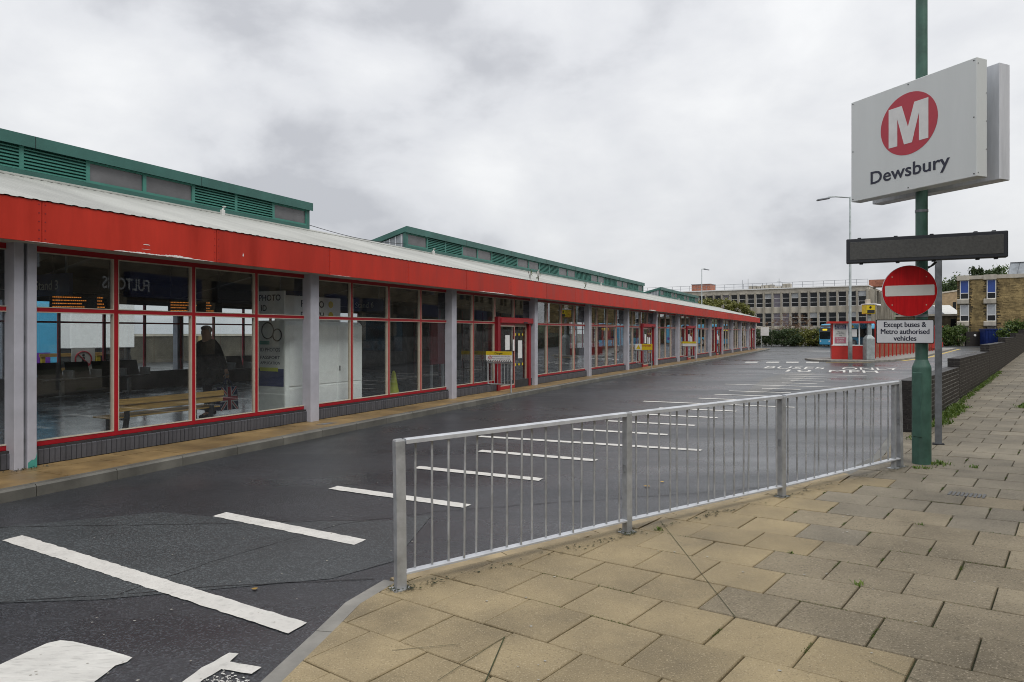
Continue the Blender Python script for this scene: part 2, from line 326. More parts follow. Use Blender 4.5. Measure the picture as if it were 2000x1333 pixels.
def text_mb(s, size, depth=0.0, bold=0.0, align='CENTER', width=None, spacing=1.0):
    cu = bpy.data.curves.new('t', 'FONT'); cu.body = s; cu.size = size; cu.align_x = align; cu.extrude = depth; cu.offset = bold; cu.space_character = spacing; cu.resolution_u = 3
    ob = bpy.data.objects.new('t', cu); COL.objects.link(ob)
    dg = bpy.context.evaluated_depsgraph_get(); me = bpy.data.meshes.new_from_object(ob.evaluated_get(dg))
    vs = [v.co[:] for v in me.vertices]; fs = [tuple(p.vertices) for p in me.polygons]
    bpy.data.objects.remove(ob); bpy.data.curves.remove(cu); bpy.data.meshes.remove(me)
    if width:
        xs = [v[0] for v in vs]; k = width / (max(xs) - min(xs)); c = (max(xs) + min(xs)) / 2
        vs = [((x - c) * k if align == 'CENTER' else (x - min(xs)) * k, y, z) for x, y, z in vs]
    b = MB(); b.v = vs; b.f = fs; return b
def text_on(s, size, o, ex, ez, parent, m, name='lettering', bold=0.0, width=None, align='CENTER', proud=0.003, normal=None):
    """flat lettering: origin o, ex = reading direction, ez = up, lifted along the normal"""
    b = text_mb(s, size, 0.0, bold, align, width); ex, ez, o = Vector(ex), Vector(ez), Vector(o); nn = ex.cross(ez).normalized() * proud
    b.v = [tuple(o + ex * x + ez * y + nn) for x, y, z in b.v]; return b.build(name, m, parent)
def rag(poly, step=0.07, amt=0.006, seed=0):
    rnd = random.Random(seed); outp = []
    for i, (x0, y0) in enumerate(poly):
        x1, y1 = poly[(i + 1) % len(poly)]; d = math.hypot(x1 - x0, y1 - y0); n = max(1, int(d / step)); nx, ny = -(y1 - y0) / d, (x1 - x0) / d
        for k in range(n):
            j = rnd.uniform(-amt, amt) if k else 0; outp.append((x0 + (x1 - x0) * k / n + nx * j, y0 + (y1 - y0) * k / n + ny * j))
    return outp
def foliage(n, ell, size, seed, clumps=0, up=0.3, flat=1.0):
    """leaf quads spread through ellipsoids ell = [(cx,cy,cz,rx,ry,rz)], gathered in clumps"""
    rs = np.random.RandomState(seed); vol = np.array([e_[3] * e_[4] * e_[5] for e_ in ell]); vol = vol / vol.sum(); P = []
    for e_, p in zip(ell, vol):
        k = int(n * p) + 1; c = np.array(e_[:3]); r = np.array(e_[3:])
        nc = max(6, clumps and int(clumps * p) or k // 40)
        d = rs.normal(size=(nc, 3)); d /= np.linalg.norm(d, axis=1)[:, None]; rad = rs.uniform(0.45, 1.0, (nc, 1)) ** 0.5; cc = d * rad
        idx = rs.randint(0, nc, k); q = cc[idx] + rs.normal(scale=0.14, size=(k, 3)) * rs.uniform(0.5, 1.3, (k, 1)); P.append(c + q * r)
    P = np.concatenate(P); k = len(P)
    a = rs.normal(size=(k, 3)); a[:, 2] *= flat; a /= np.linalg.norm(a, axis=1)[:, None]; b = rs.normal(size=(k, 3)); b[:, 2] += up
    b -= a * (a * b).sum(1)[:, None]; b /= np.linalg.norm(b, axis=1)[:, None]; s_ = size * rs.uniform(0.6, 1.4, (k, 1))
    V = np.stack([P - a * s_ * 0.5, P + b * s_ * 0.28, P + a * s_ * 0.5, P - b * s_ * 0.28], 1).reshape(-1, 3)
    m = MB(); m.v = V.tolist(); m.f = [(4 * i, 4 * i + 1, 4 * i + 2, 4 * i + 3) for i in range(k)]; return m
# ================================================================== the ground, the road and its markings
PZ = lambda x, y: 0.099 + 0.0348 * x - 0.009 * y            # plane of the footway
struct(MB().sheet([(-900, -300), (900, -300), (900, 1500), (-900, 1500)], -0.03).build('ground', 'earth'))
road = struct(MB().sheet([(-120, -60), (75, -60), (90, 99), (62, 98), (30, 110), (-60, 160), (-120, 120)], 0.0).build('road', 'asphalt'))
def road_part(name, poly, m, z=0.004, **k): return MB().sheet(poly, z).build(name, m, road)
road_part('asphalt_patch', [(-9.0, 3.6), (-4.8, 5.94), (-4.53, 6.16), (-4.2, 6.28), (-3.4, 6.62), (-2.28, 6.30), (-1.15, 6.33), (-0.76, 6.55), (-0.9, 5.2), (-1.28, 4.83), (-2.7, 4.45), (-3.14, 4.41), (-3.75, 4.36), (-5.5, 4.1)], 'asphalt_patch', 0.003)
road_part('asphalt_patch', [(6.6, 19.5), (9.6, 26.1), (12.3, 30.1), (13.2, 29.6), (9.2, 22.9), (7.1, 19.5)], 'asphalt_pale', 0.003)
def seam(pts, wd, seed, m='tar', z=0.005):
    rnd = random.Random(seed); l, r = [], []
    dense = []
    for (x0, y0), (x1, y1) in zip(pts, pts[1:]):
        n = max(2, int(math.hypot(x1 - x0, y1 - y0) / 0.12))
        dense += [(x0 + (x1 - x0) * k / n, y0 + (y1 - y0) * k / n) for k in range(n)]
    dense.append(pts[-1]); b = MB(); P = []
    for k, (x, y) in enumerate(dense):
        a = dense[max(0, k - 1)]; c = dense[min(len(dense) - 1, k + 1)]; d = math.hypot(c[0] - a[0], c[1] - a[1]) or 1; nx, ny = -(c[1] - a[1]) / d, (c[0] - a[0]) / d
        j = rnd.uniform(-0.02, 0.02); h = wd * rnd.uniform(0.25, 1.0)
        P += [(x + nx * (j - h), y + ny * (j - h), z), (x + nx * (j + h), y + ny * (j + h), z)]
    b.add(P, [(2 * k, 2 * k + 2, 2 * k + 3, 2 * k + 1) for k in range(len(dense) - 1)]); return b.build('seam', m, road)
seam([(-4.6, 6.1), (-3.4, 6.18), (-2.35, 6.25), (-1.33, 6.34), (-0.75, 6.63), (-0.42, 6.74), (0.42, 6.99), (1.13, 7.16), (1.65, 7.32), (2.99, 7.73), (4.2, 8.5), (5.4, 9.8)], 0.007, 1)
seam([(-4.5, 4.32), (-3.3, 4.42), (-2.83, 4.5), (-2.37, 4.59), (-1.98, 4.68), (-0.98, 4.83)], 0.006, 2)
seam([(-2.62, 4.55), (-2.42, 4.95), (-2.05, 5.5), (-1.55, 6.2), (-1.3, 6.36)], 0.0045, 3)
seam([(7.1, 20.3), (8.1, 20.4), (8.9, 20.9), (9.7, 20.9)], 0.06, 4); seam([(9.1, 19.9), (9.6, 19.8), (9.9, 20.2)], 0.05, 5)
seam([(14.8, 43.5), (17.6, 45.4), (19.4, 46.6)], 0.10, 8); seam([(13.9, 44.8), (15.2, 45.2)], 0.09, 9)
# hatching: short bars in steps, every fifth one long, square to the bus lane
HB = Vector((0.915, -0.403)); ST = Vector((0.777, 1.167)); B1 = Vector((-2.80, 6.52))
NEAR = {0: ((-4.235, 5.785), (-1.26, 4.015)), 1: ((-2.80, 6.54), (-1.26, 5.665)), 2: ((-2.015, 7.68), (-.445, 6.845)), 3: ((-1.235, 8.84), (.345, 8.085)), 4: ((-.475, 10.075), (1.15, 9.305)), 5: ((-.55, 11.48), (2.81, 10.11))}
for k in range(0, 21):
    p = B1 + ST * (k - 1); q = p + HB * 1.72
    if k % 5 == 0:
        p = p - HB * 0.92; q = q + HB * 0.92
    if k in NEAR: p, q = (Vector(v_) for v_ in NEAR[k])
    sk = Vector((0.35, 0.8)).normalized() * (0.080 if k < 6 else 0.085)
    poly = [(p - sk)[:], (q - sk)[:], (q + sk)[:], (p + sk)[:]]
    if k in (14, 16, 17) :
        cut = p + HB * 0.6; poly = [(cut - sk)[:], (q - sk)[:], (q + sk)[:], (cut + sk)[:]]
    MB().sheet(rag(poly, 0.05, 0.006 if k < 8 else 0.004, k), 0.006).build('hatch_bar', 'road_paint', road)
MB().sheet(rag([(-3.6, 3.0), (-2.68, 3.57), (-2.64, 3.70), (-2.60, 3.82), (-2.55, 3.855), (-2.47, 3.84), (-2.32, 3.78), (-2.03, 3.65), (-2.03, 3.60), (-2.07, 3.56), (-2.08, 3.36), (-2.3, 2.9)], 0.06, 0.006, 50), 0.006).build('road_arrow', 'road_paint_worn', road)
MB().sheet(rag([(-1.66, 3.3), (-1.61, 3.54), (-1.575, 3.60), (-1.535, 3.705), (-1.48, 3.695), (-1.49, 3.605), (-1.30, 3.545), (-1.325, 3.475), (-1.50, 3.525), (-1.545, 3.42), (-1.57, 3.3)], 0.05, 0.004, 51), 0.006).build('road_letter', 'road_paint', road)
b = MB(); rnd = random.Random(5)
for i in range(150):
    x, y = rnd.gauss(-1.44, 0.06), rnd.gauss(3.40, 0.045); s_ = rnd.uniform(0.002, 0.008); b.sheet([(x + s_ * rnd.uniform(.6, 1.4) * math.cos(t), y + s_ * rnd.uniform(.6, 1.4) * math.sin(t)) for t in (0, 1.2, 2.5, 3.7, 5)], 0.005)
struct(b.build('paint_smear', 'road_paint_worn', road), 'stuff')
for x0 in (13.62, 14.88, 16.05, 17.25):
    MB().sheet(rag([(x0, 40.0), (x0 + 0.75, 40.0), (x0 + 1.3, 41.3), (x0 + 0.55, 41.3)], 0.2, 0.02, int(x0 * 9)), 0.006).build('give_way_dash', 'road_paint', road)
MB().sheet([(18.5, 40.25), (20.9, 39.65), (20.95, 39.85), (18.6, 40.45)], 0.006).build('kerb_line', 'yellow_paint', road)
MB().sheet([(28.9, 65.2), (31.2, 65.2), (30.8, 66.2), (28.2, 66.4)], 0.006).build('lane_dash', 'road_paint', road)
def road_text(s, org, wd, ht, seed):
    b = text_mb(s, 1.0, 0, 0.0, 'LEFT'); xs = [v[0] for v in b.v]; ys = [v[1] for v in b.v]; kx = wd / (max(xs) - min(xs)); ky = ht / (max(ys) - min(ys))
    ex, ey = Vector((0.957, -0.29)), Vector((0.44, 0.9)); x0, y0 = min(xs), min(ys)
    b.v = [tuple((Vector(org) + ex * (x - x0) * kx + ey * (y - y0) * ky)[:]) + (0.006,) for x, y, z in b.v]; b.build('road_lettering', 'road_paint', road)
road_text('BUSES', (12.35, 33.6), 2.75, 2.3, 0); road_text('ONLY', (15.75, 32.6), 2.5, 2.3, 1)
road_text('10', (12.3, 30.75), 1.05, 1.9, 2); road_text('MPH', (14.05, 30.3), 2.0, 2.0, 3)
# litter, chewing gum and fallen leaves on the tarmac: small flat discs
b = MB(); rnd = random.Random(11)
for i in range(230):
    y = 3.4 + rnd.random() ** 1.5 * 9; x = rnd.uniform(-0.72 * y, 0.1 * y); s_ = rnd.uniform(0.002, 0.008)
    if x > -0.9 and y < 4.9 + 0.64 * (x + 0.8): continue
    b.sheet([(x + s_ * rnd.uniform(.6, 1.5) * math.cos(t), y + s_ * rnd.uniform(.5, 1.2) * math.sin(t)) for t in (0, 1.1, 2.3, 3.3, 4.2, 5.2)], 0.0075)
struct(b.build('grit', 'gum', road), 'stuff')
for i, (x, y, s_) in enumerate([(1.53, 7.72, 0.035), (1.75, 7.95, 0.02), (-1.74, 4.62, 0.02)]):
    MB().sheet([(x + s_ * math.cos(t) * (1.3 if k % 2 else .8), y + s_ * math.sin(t)) for k, t in enumerate((0, 1, 2, 3, 4, 5.2))], 0.012).build('fallen_leaf', 'leaf_litter', road)

# ================================================================== footway in the foreground: slabs, joints, kerbs
KIN = [(-1.42, 1.2), (-1.30, 2.4), (-1.12, 3.43), (-1.02, 3.98), (-0.945, 4.45), (-0.80, 4.70)]
EDGE = KIN + [(1.0, 5.87), (2.6, 6.90), (3.80, 7.66), (4.36, 8.25), (4.78, 8.75), (5.97, 10.54)]
WALLP = [(6.145, 10.40), (9.64, 14.70), (14.20, 20.30), (18.50, 25.60), (22.90, 31.02), (27.30, 36.43), (31.70, 41.85), (44.9, 58.1), (66.0, 84.1)]
RIGHT = [(71, 80.0), (12.5, 8.7), (9.0, 4.2), (8.0, 1.0)]
PAVE = EDGE + WALLP + RIGHT
pave = struct(MB().prism(PAVE, -0.06, lambda x, y: PZ(x, y) - 0.016).build('pavement', 'joint_dirt'))
LA, LB, LO = Vector((.355, -.2806)), Vector((-.2819, -.3357)), Vector((1.565, 4.264))
def clip(poly, win):                                         # any polygon against a convex ccw window
    for k in range(len(win)):
        ax, ay = win[k]; bx, by = win[(k + 1) % len(win)]; res = []
        side = lambda p: (bx - ax) * (p[1] - ay) - (by - ay) * (p[0] - ax)
        for m in range(len(poly)):
            p, q = poly[m], poly[(m + 1) % len(poly)]; sp, sq = side(p), side(q)
            if sp >= 0: res.append(p)
            if sp * sq < 0: t = sp / (sp - sq); res.append((p[0] + (q[0] - p[0]) * t, p[1] + (q[1] - p[1]) * t))
        poly = res
        if len(poly) < 3: return []
    return poly
def parea(p): return 0.5 * sum(p[i][0] * p[(i + 1) % len(p)][1] - p[(i + 1) % len(p)][0] * p[i][1] for i in range(len(p)))
slabs = []; rnd = random.Random(21)
for j in range(-110, 9):
    off = 0.5 if j % 2 == 0 else 0.0
    for i in range(-14, 14):
        x = i + off; gi, gj = 0.010, 0.010
        c = [LO + LA * (x + gi + rnd.uniform(-.004, .004)) + LB * (j + gj), LO + LA * (x + 1 - gi) + LB * (j + gj + rnd.uniform(-.004, .004)), LO + LA * (x + 1 - gi) + LB * (j + 1 - gj), LO + LA * (x + gi) + LB * (j + 1 - gj - rnd.uniform(-.004, .004))]
        mid = (c[0] + c[2]) / 2
        if mid.y < 1.2 or mid.x / max(mid.y, 0.1) > 1.15 or mid.x / mid.y < -0.9: continue
        win = [tuple(p) for p in c]
        if parea(win) < 0: win = win[::-1]
        pl = clip(PAVE, win)
        pl = [p for k, p in enumerate(pl) if math.hypot(p[0] - pl[k - 1][0], p[1] - pl[k - 1][1]) > 0.004]
        if len(pl) < 3 or abs(parea(pl)) < 0.004: continue
        i0 = {-2: -.5, -3: 0, -4: -.5, -5: -1, -6: -.5, -7: -1, -8: -.5, -9: 0, -1: 0, 0: -.5}.get(j, -20 if j < -9 else 1.5 + (j % 3) * 0.5)
        grey = x >= i0 - 0.01
        if j >= 1 and rnd.random() < 0.12: grey = False
        inview = -0.78 < mid.x / mid.y < 0.79 and mid.y > 2.85
        slabs.append((mid.length, pl, grey, inview))
slabs.sort(key=lambda s_: (not s_[3], s_[0]))
rest = {}
rk = random.Random(91)
def SM(pl, grey): return 'slab_tan' if not grey else ('slab_cool' if pl[0][1] + rk.uniform(-1.2, 1.2) > 6.6 - 0.25 * max(0, pl[0][0] - 3) else 'slab_grey')
def slab_geo(b, pl, rnd):
    dz = rnd.uniform(-0.003, 0.003); tx, ty = rnd.uniform(-.006, .006), rnd.uniform(-.006, .006); cx, cy = sum(p[0] for p in pl) / len(pl), sum(p[1] for p in pl) / len(pl)
    f = lambda x, y: PZ(x, y) + dz + tx * (x - cx) + ty * (y - cy)
    if parea(pl) < 0: pl = pl[::-1]
    if rnd.random() < 0.4 and len(pl) == 4:              # a chipped corner
        k = rnd.randrange(4); p_, a_, b_ = Vector(pl[k]), Vector(pl[k - 1]), Vector(pl[(k + 1) % 4]); c1, c2 = p_ + (a_ - p_).normalized() * rnd.uniform(.006, .03), p_ + (b_ - p_).normalized() * rnd.uniform(.006, .03)
        pl = pl[:k] + [tuple(c1), tuple(c2)] + pl[k + 1:]
    n = len(pl); inn = [(cx + (x - cx) * 0.982, cy + (y - cy) * 0.982) for x, y in pl]
    vs_ = [(x, y, f(x, y) - 0.03) for x, y in pl] + [(x, y, f(x, y) - 0.005) for x, y in pl] + [(x, y, f(x, y)) for x, y in inn]
    b.add(vs_, [(k, (k + 1) % n, n + (k + 1) % n, n + k) for k in range(n)] + [(n + k, n + (k + 1) % n, 2 * n + (k + 1) % n, 2 * n + k) for k in range(n)] + [tuple(range(2 * n, 3 * n))])
for q, (d, pl, grey, inview) in enumerate(slabs):
    if q < 300:
        b = MB(); slab_geo(b, pl, rnd); b.build('paving_slab', SM(pl, grey), pave)
    else: slab_geo(rest.setdefault(SM(pl, grey), MB()), pl, rnd)
for g, b in rest.items(): struct(b.build('far_paving', g, pave), 'stuff')
def line_on_pave(p, q, wd, name='saw_cut'):
    d = (Vector(q) - Vector(p)); n_ = Vector((-d.y, d.x)).normalized() * wd; k = 12; b = MB()
    P = []
    for t in range(k + 1):
        c = Vector(p) + d * t / k; P += [(c.x - n_.x, c.y - n_.y, PZ(c.x, c.y) + 0.0048), (c.x + n_.x, c.y + n_.y, PZ(c.x, c.y) + 0.0048)]
    b.add(P, [(2 * t, 2 * t + 2, 2 * t + 3, 2 * t + 1) for t in range(k)]); return b.build(name, 'joint_dirt', pave)
line_on_pave((1.30, 5.99), (1.28, 3.91), 0.0018); line_on_pave((-0.04, 3.76), (-0.14, 3.2), 0.0035); line_on_pave((-0.04, 3.76), (-0.36, 3.3), 0.0015); line_on_pave((-0.64, 3.64), (-0.28, 3.69), 0.0016)
line_on_pave((1.75, 3.35), (1.95, 3.0), 0.002)
# kerb stones
def kerbs(inn, wd, parent, zt, m, zb=-0.05, step=0.915, first=0.0, name='kerb_stone', drop=0.0):
    pts = [Vector(p) for p in inn]; L_ = [0]
    for a, c in zip(pts, pts[1:]): L_.append(L_[-1] + (c - a).length)
    def at(t):
        for k in range(len(pts) - 1):
            if t <= L_[k + 1] or k == len(pts) - 2:
                u_ = (t - L_[k]) / (L_[k + 1] - L_[k]); return pts[k] + (pts[k + 1] - pts[k]) * u_
    def nrm(t):
        d = (at(min(t + .25, L_[-1])) - at(max(t - .25, 0))).normalized(); return Vector((-d.y, d.x)) * wd
    t = first
    while t < L_[-1] - 0.05:
        t1 = min(t + step, L_[-1]); g = 0.004; ks = [t + g, (t + t1) / 2, t1 - g]; b = MB(); vs_ = []
        for k in ks:
            p = at(k); q = p + nrm(k); z = zt(p.x, p.y) if callable(zt) else zt; c = p + nrm(k) * 0.84
            vs_ += [(p.x, p.y, zb), (p.x, p.y, z), (c.x, c.y, z), (q.x, q.y, z - 0.022 - drop), (q.x, q.y, zb)]
        fs = []
        for a in (0, 5):
            fs += [(a + i, a + 5 + i, a + 5 + i + 1, a + i + 1) for i in range(4)] + [(a + 4, a + 9, a + 5, a)]
        fs += [(4, 3, 2, 1, 0), (10, 11, 12, 13, 14)]
        b.add(vs_, fs); b.build(name, m, parent); t = t1
kerbs(KIN, 0.118, pave, lambda x, y: max(PZ(x, y) - 0.002, 0.012), 'kerb')
kerbs(EDGE[5:9], 0.12, pave, lambda x, y: PZ(x, y) - 0.004, 'kerb_tan'); kerbs(EDGE[8:], 0.12, pave, lambda x, y: PZ(x, y) - 0.004, 'kerb_wet')
# drain cover, gum, leaf debris on the slabs
dx, dy = 4.35, 6.53
gb = MB(); ax_, by_ = LA.normalized(), LB.normalized()
def pbox(b, cx, cy, hx, hy, z0, z1):
    c = Vector((cx, cy)); P = [c + ax_ * sx * hx + by_ * sy * hy for sx, sy in ((-1, -1), (1, -1), (1, 1), (-1, 1))]
    b.prism([tuple(p) for p in P], lambda x, y: PZ(x, y) + z0, lambda x, y: PZ(x, y) + z1)
for k in range(9):
    c = Vector((dx, dy)) + ax_ * (k - 4) * 0.034; pbox(gb, c.x, c.y, 0.011, 0.085, -0.02, 0.006)
gb.build('drain_grating', 'puddle_grate', pave)
b = MB(); rnd = random.Random(31)
for i in range(60):
    y = rnd.uniform(3.2, 9); x = rnd.uniform(-0.05 * y, 0.74 * y); s_ = rnd.uniform(0.003, 0.010)
    if y > 4.4 + 0.64 * (x + 0.8): continue
    b.sheet([(x + s_ * rnd.uniform(.7, 1.3) * math.cos(t), y + s_ * rnd.uniform(.7, 1.3) * math.sin(t)) for t in (0, 1, 2, 3, 4, 5.2)], lambda x, y: PZ(x, y) + 0.0052)
struct(b.build('chewing_gum', 'gum', pave), 'stuff')
# moss in the joints and weeds: blades in small tufts
def tufts(spots, seed, m, name, hmin=0.02, hmax=0.07, nblade=14, spread=0.05, zf=PZ, parent=None):
    rs = random.Random(seed); b = MB()
    for (x, y, k) in spots:
        for i in range(int(nblade * k)):
            bx, by = x + rs.gauss(0, spread * k), y + rs.gauss(0, spread * k); a = rs.uniform(0, 6.28); h = rs.uniform(hmin, hmax) * (0.6 + 0.5 * k); wd = h * rs.uniform(.12, .3); ln = rs.uniform(.2, 1.0) * h; z = zf(bx, by) - 0.004
            tx, ty = math.cos(a), math.sin(a)
            b.add([(bx - ty * wd, by + tx * wd, z), (bx + ty * wd, by - tx * wd, z), (bx + tx * ln * .6 + ty * wd, by + ty * ln * .6 - tx * wd, z + h * .75), (bx + tx * ln, by + ty * ln, z + h)], [(0, 1, 2, 3)])
    return struct(b.build(name, m, parent), 'stuff')
sp = []; rs = random.Random(8)
for j in range(-24, 3):
    off = 0.5 if j % 2 == 0 else 0.0
    for i in range(-4, 9):
        if rs.random() < 0.34 and i + off > -1.2:
            st_ = rs.uniform(0, 0.6); ln = rs.uniform(0.15, 0.4)
            for t in range(9): p = LO + LA * (i + off) + LB * (j + st_ + ln * t / 9); sp.append((p.x, p.y, rs.uniform(.12, .24)))
        if rs.random() < 0.30:
            for t in range(12): p = LO + LA * (i + off + 0.6 * t / 12) + LB * j; sp.append((p.x, p.y, rs.uniform(.08, .18)))
sp = [q for q in sp if q[1] < 4.45 + 0.62 * (q[0] + 0.8) and q[0] > -0.6 and q[1] > 2.9]
tufts(sp, 3, 'moss_leaf', 'moss', 0.005, 0.014, 60, 0.035, parent=pave)
W0 = Vector(WALLP[0]); WD = (Vector(WALLP[3]) - W0).normalized(); WN = Vector((WD.y, -WD.x))
sp = []
for t in np.arange(-0.2, 16, 0.10):
    p = W0 + WD * float(t) + WN * rs.uniform(0.02, 0.12 + 0.10 * (1 < t < 4.2)); sp.append((p.x, p.y, rs.uniform(.3, 1.0) * (1.5 if 0.8 < t < 4.5 else 0.7)))
sp += [(5.0, 7.98, .8), (5.04, 8.05, .6), (4.62, 7.82, 0.4), (4.72, 7.8, 0.4), (5.25, 7.75, 0.45), (5.9, 9.95, 0.8), (5.75, 9.8, 0.6), (1.22, 5.72, 0.35), (9.9, 13.1, 1.6), (9.75, 12.95, 1.5), (10.1, 13.25, 1.2), (3.9, 5.1, .25), (2.9, 3.72, .3), (2.2, 4.35, .25), (3.35, 5.6, .25), (2.05, 5.0, .2)]
tufts(sp, 4, 'leaf_weed', 'weeds', 0.012, 0.055, 60, 0.060)

# ================================================================== guard rail along the kerb
FP = [Vector((-0.746, 4.563)), Vector((0.96, 5.685)), Vector((2.658, 6.724)), Vector((4.511, 7.943))]
rail = thing('guard_rail', 'galvanised steel pedestrian guard rail of upright bars along the footway edge', 'railing', (FP[0].x, FP[0].y, PZ(*FP[0])), 0.0)
RL = Vector(rail.location)
def post(p, h, w2=0.030, d2=0.028, lean=0.0, name='post'):
    q = FP[min(FP.index(p) + 1, 3)] if p in FP else FP[3]; d = (FP[3] - FP[0]).normalized(); n_ = Vector((-d.y, d.x)); z = PZ(p.x, p.y) - 0.03; vs_ = []
    for zz, ln in ((z, 0), (z + h * .5, lean * .3), (z + h - 0.012, lean), (z + h, lean)):
        k = 0.8 if zz == z + h else 1.0
        vs_ += [(p.x + d.x * (sx * w2 * k + ln) + n_.x * sy * d2 * k - RL.x, p.y + d.y * (sx * w2 * k + ln) + n_.y * sy * d2 * k - RL.y, zz - RL.z) for sx, sy in ((-1, -1), (1, -1), (1, 1), (-1, 1))]
    fs = [(3, 2, 1, 0), (12, 13, 14, 15)] + [(4 * r + i, 4 * r + (i + 1) % 4, 4 * r + 4 + (i + 1) % 4, 4 * r + 4 + i) for r in range(3) for i in range(4)]
    o = MB().add(vs_, fs).build(name, 'galv', rail)
    pl = MB(); pl.prism([(p.x + d.x * sx * .06 + n_.x * sy * .05 - RL.x, p.y + d.y * sx * .06 + n_.y * sy * .05 - RL.y) for sx, sy in ((-1, -1), (1, -1), (1, 1), (-1, 1))], lambda x, y: PZ(x + RL.x, y + RL.y) - RL.z - 0.002, lambda x, y: PZ(x + RL.x, y + RL.y) - RL.z + 0.007); pl.build('base_plate', 'galv', o); return o
H_ = [1.03, 1.03, 1.02, 1.04]
for p, h, ln in zip(FP, H_, (-0.012, 0.0, -0.006, -0.04)): post(p, h, 0.034 if p is FP[0] else 0.030, lean=ln)
e2 = FP[3] - (FP[3] - FP[2]).normalized() * 0.13; post(e2, 1.0, 0.020, 0.02)
for k in range(3):
    a, c = FP[k], FP[k + 1]; d = (c - a).normalized(); n_ = Vector((-d.y, d.x)); ln = (c - a).length
    if k == 2: c = e2.copy()
    za, zc = PZ(a.x, a.y), PZ(c.x, c.y)
    A3 = Vector((a.x + d.x * .03, a.y + d.y * .03, za + 0.985)) - RL; C3 = Vector((c.x - d.x * .028, c.y - d.y * .028, zc + 0.985)) - RL
    if k == 2: C3 = Vector((FP[3].x - d.x * .045, FP[3].y - d.y * .045, PZ(*FP[3]) + 0.985)) - RL
    def bar(p0, p1, hw, hh):
        b = MB(); q = []
        for p in (p0, p1): q += [(p.x + n_.x * sx * hw, p.y + n_.y * sx * hw, p.z + sz * hh) for sx, sz in ((-1, -1), (1, -1), (1, .55), (.55, 1), (-.55, 1), (-1, .55))]
        return b.add(q, [(5, 4, 3, 2, 1, 0), (6, 7, 8, 9, 10, 11)] + [(i, (i + 1) % 6, 6 + (i + 1) % 6, 6 + i) for i in range(6)])
    bar(A3, C3, 0.030, 0.017).build('top_rail', 'galv_light', rail)
    bar(A3 - Vector((0, 0, .88)), C3 - Vector((0, 0, .88)), 0.034, 0.008).build('bottom_rail', 'galv_light', rail)
    nb = 16
    for i in range(nb):
        t = (i + 0.72) / (nb + 0.4); dep = (1.5 - (i % 4)) * 0.0135
        p = A3.lerp(C3, t) + Vector((n_.x * dep, n_.y * dep, 0)); jt = Vector((random.uniform(-.004, .004), random.uniform(-.004, .004), 0)); MB().cyl(p + jt - Vector((0, 0, .883)), p - jt - Vector((0, 0, .014)), 0.0085, n=8, caps=False).build('bar', 'galv', rail, smooth=True)
    for p, s_ in ((A3, 1), (C3, -1)):
        MB().box(-.012, .012, -.01, .01, -.03, .03).build('clip', 'galv_dark', rail, loc=(p.x, p.y, p.z - .45))

# dark silt and leaf scraps gathered along the foot of the rail
b = MB(); rs = random.Random(66); fd = (FP[3] - FP[0]).normalized(); fnn = Vector((fd.y, -fd.x))
for q in range(900):
    t = rs.random() * 6.2; cl_ = 0.5 + 0.5 * math.sin(t * 3.1 + 1.3) * math.sin(t * 7.7); 
    if rs.random() > cl_ * cl_ + .04: continue
    p = FP[0] + fd * t + fnn * rs.gauss(.05, .03); s_ = rs.uniform(.003, .016); a = rs.uniform(0, 6)
    b.add([(p.x + s_ * math.cos(a + k * 2.1) * rs.uniform(.6, 1.5), p.y + s_ * math.sin(a + k * 2.1), PZ(p.x, p.y) + .006 + rs.random() * .006) for k in range(3)], [(0, 1, 2)])
for p in FP:
    for q in range(120):
        a = rs.uniform(0, 6.28); r_ = rs.uniform(.03, .10); c = (p.x + r_ * math.cos(a), p.y + r_ * math.sin(a)); s_ = rs.uniform(.003, .012)
        b.add([(c[0] + s_ * math.cos(a + k * 2.1), c[1] + s_ * math.sin(a + k * 2.1), PZ(*c) + .008 + rs.random() * .004) for k in range(3)], [(0, 1, 2)])
struct(b.build('silt', 'joint_dirt', pave), 'stuff')
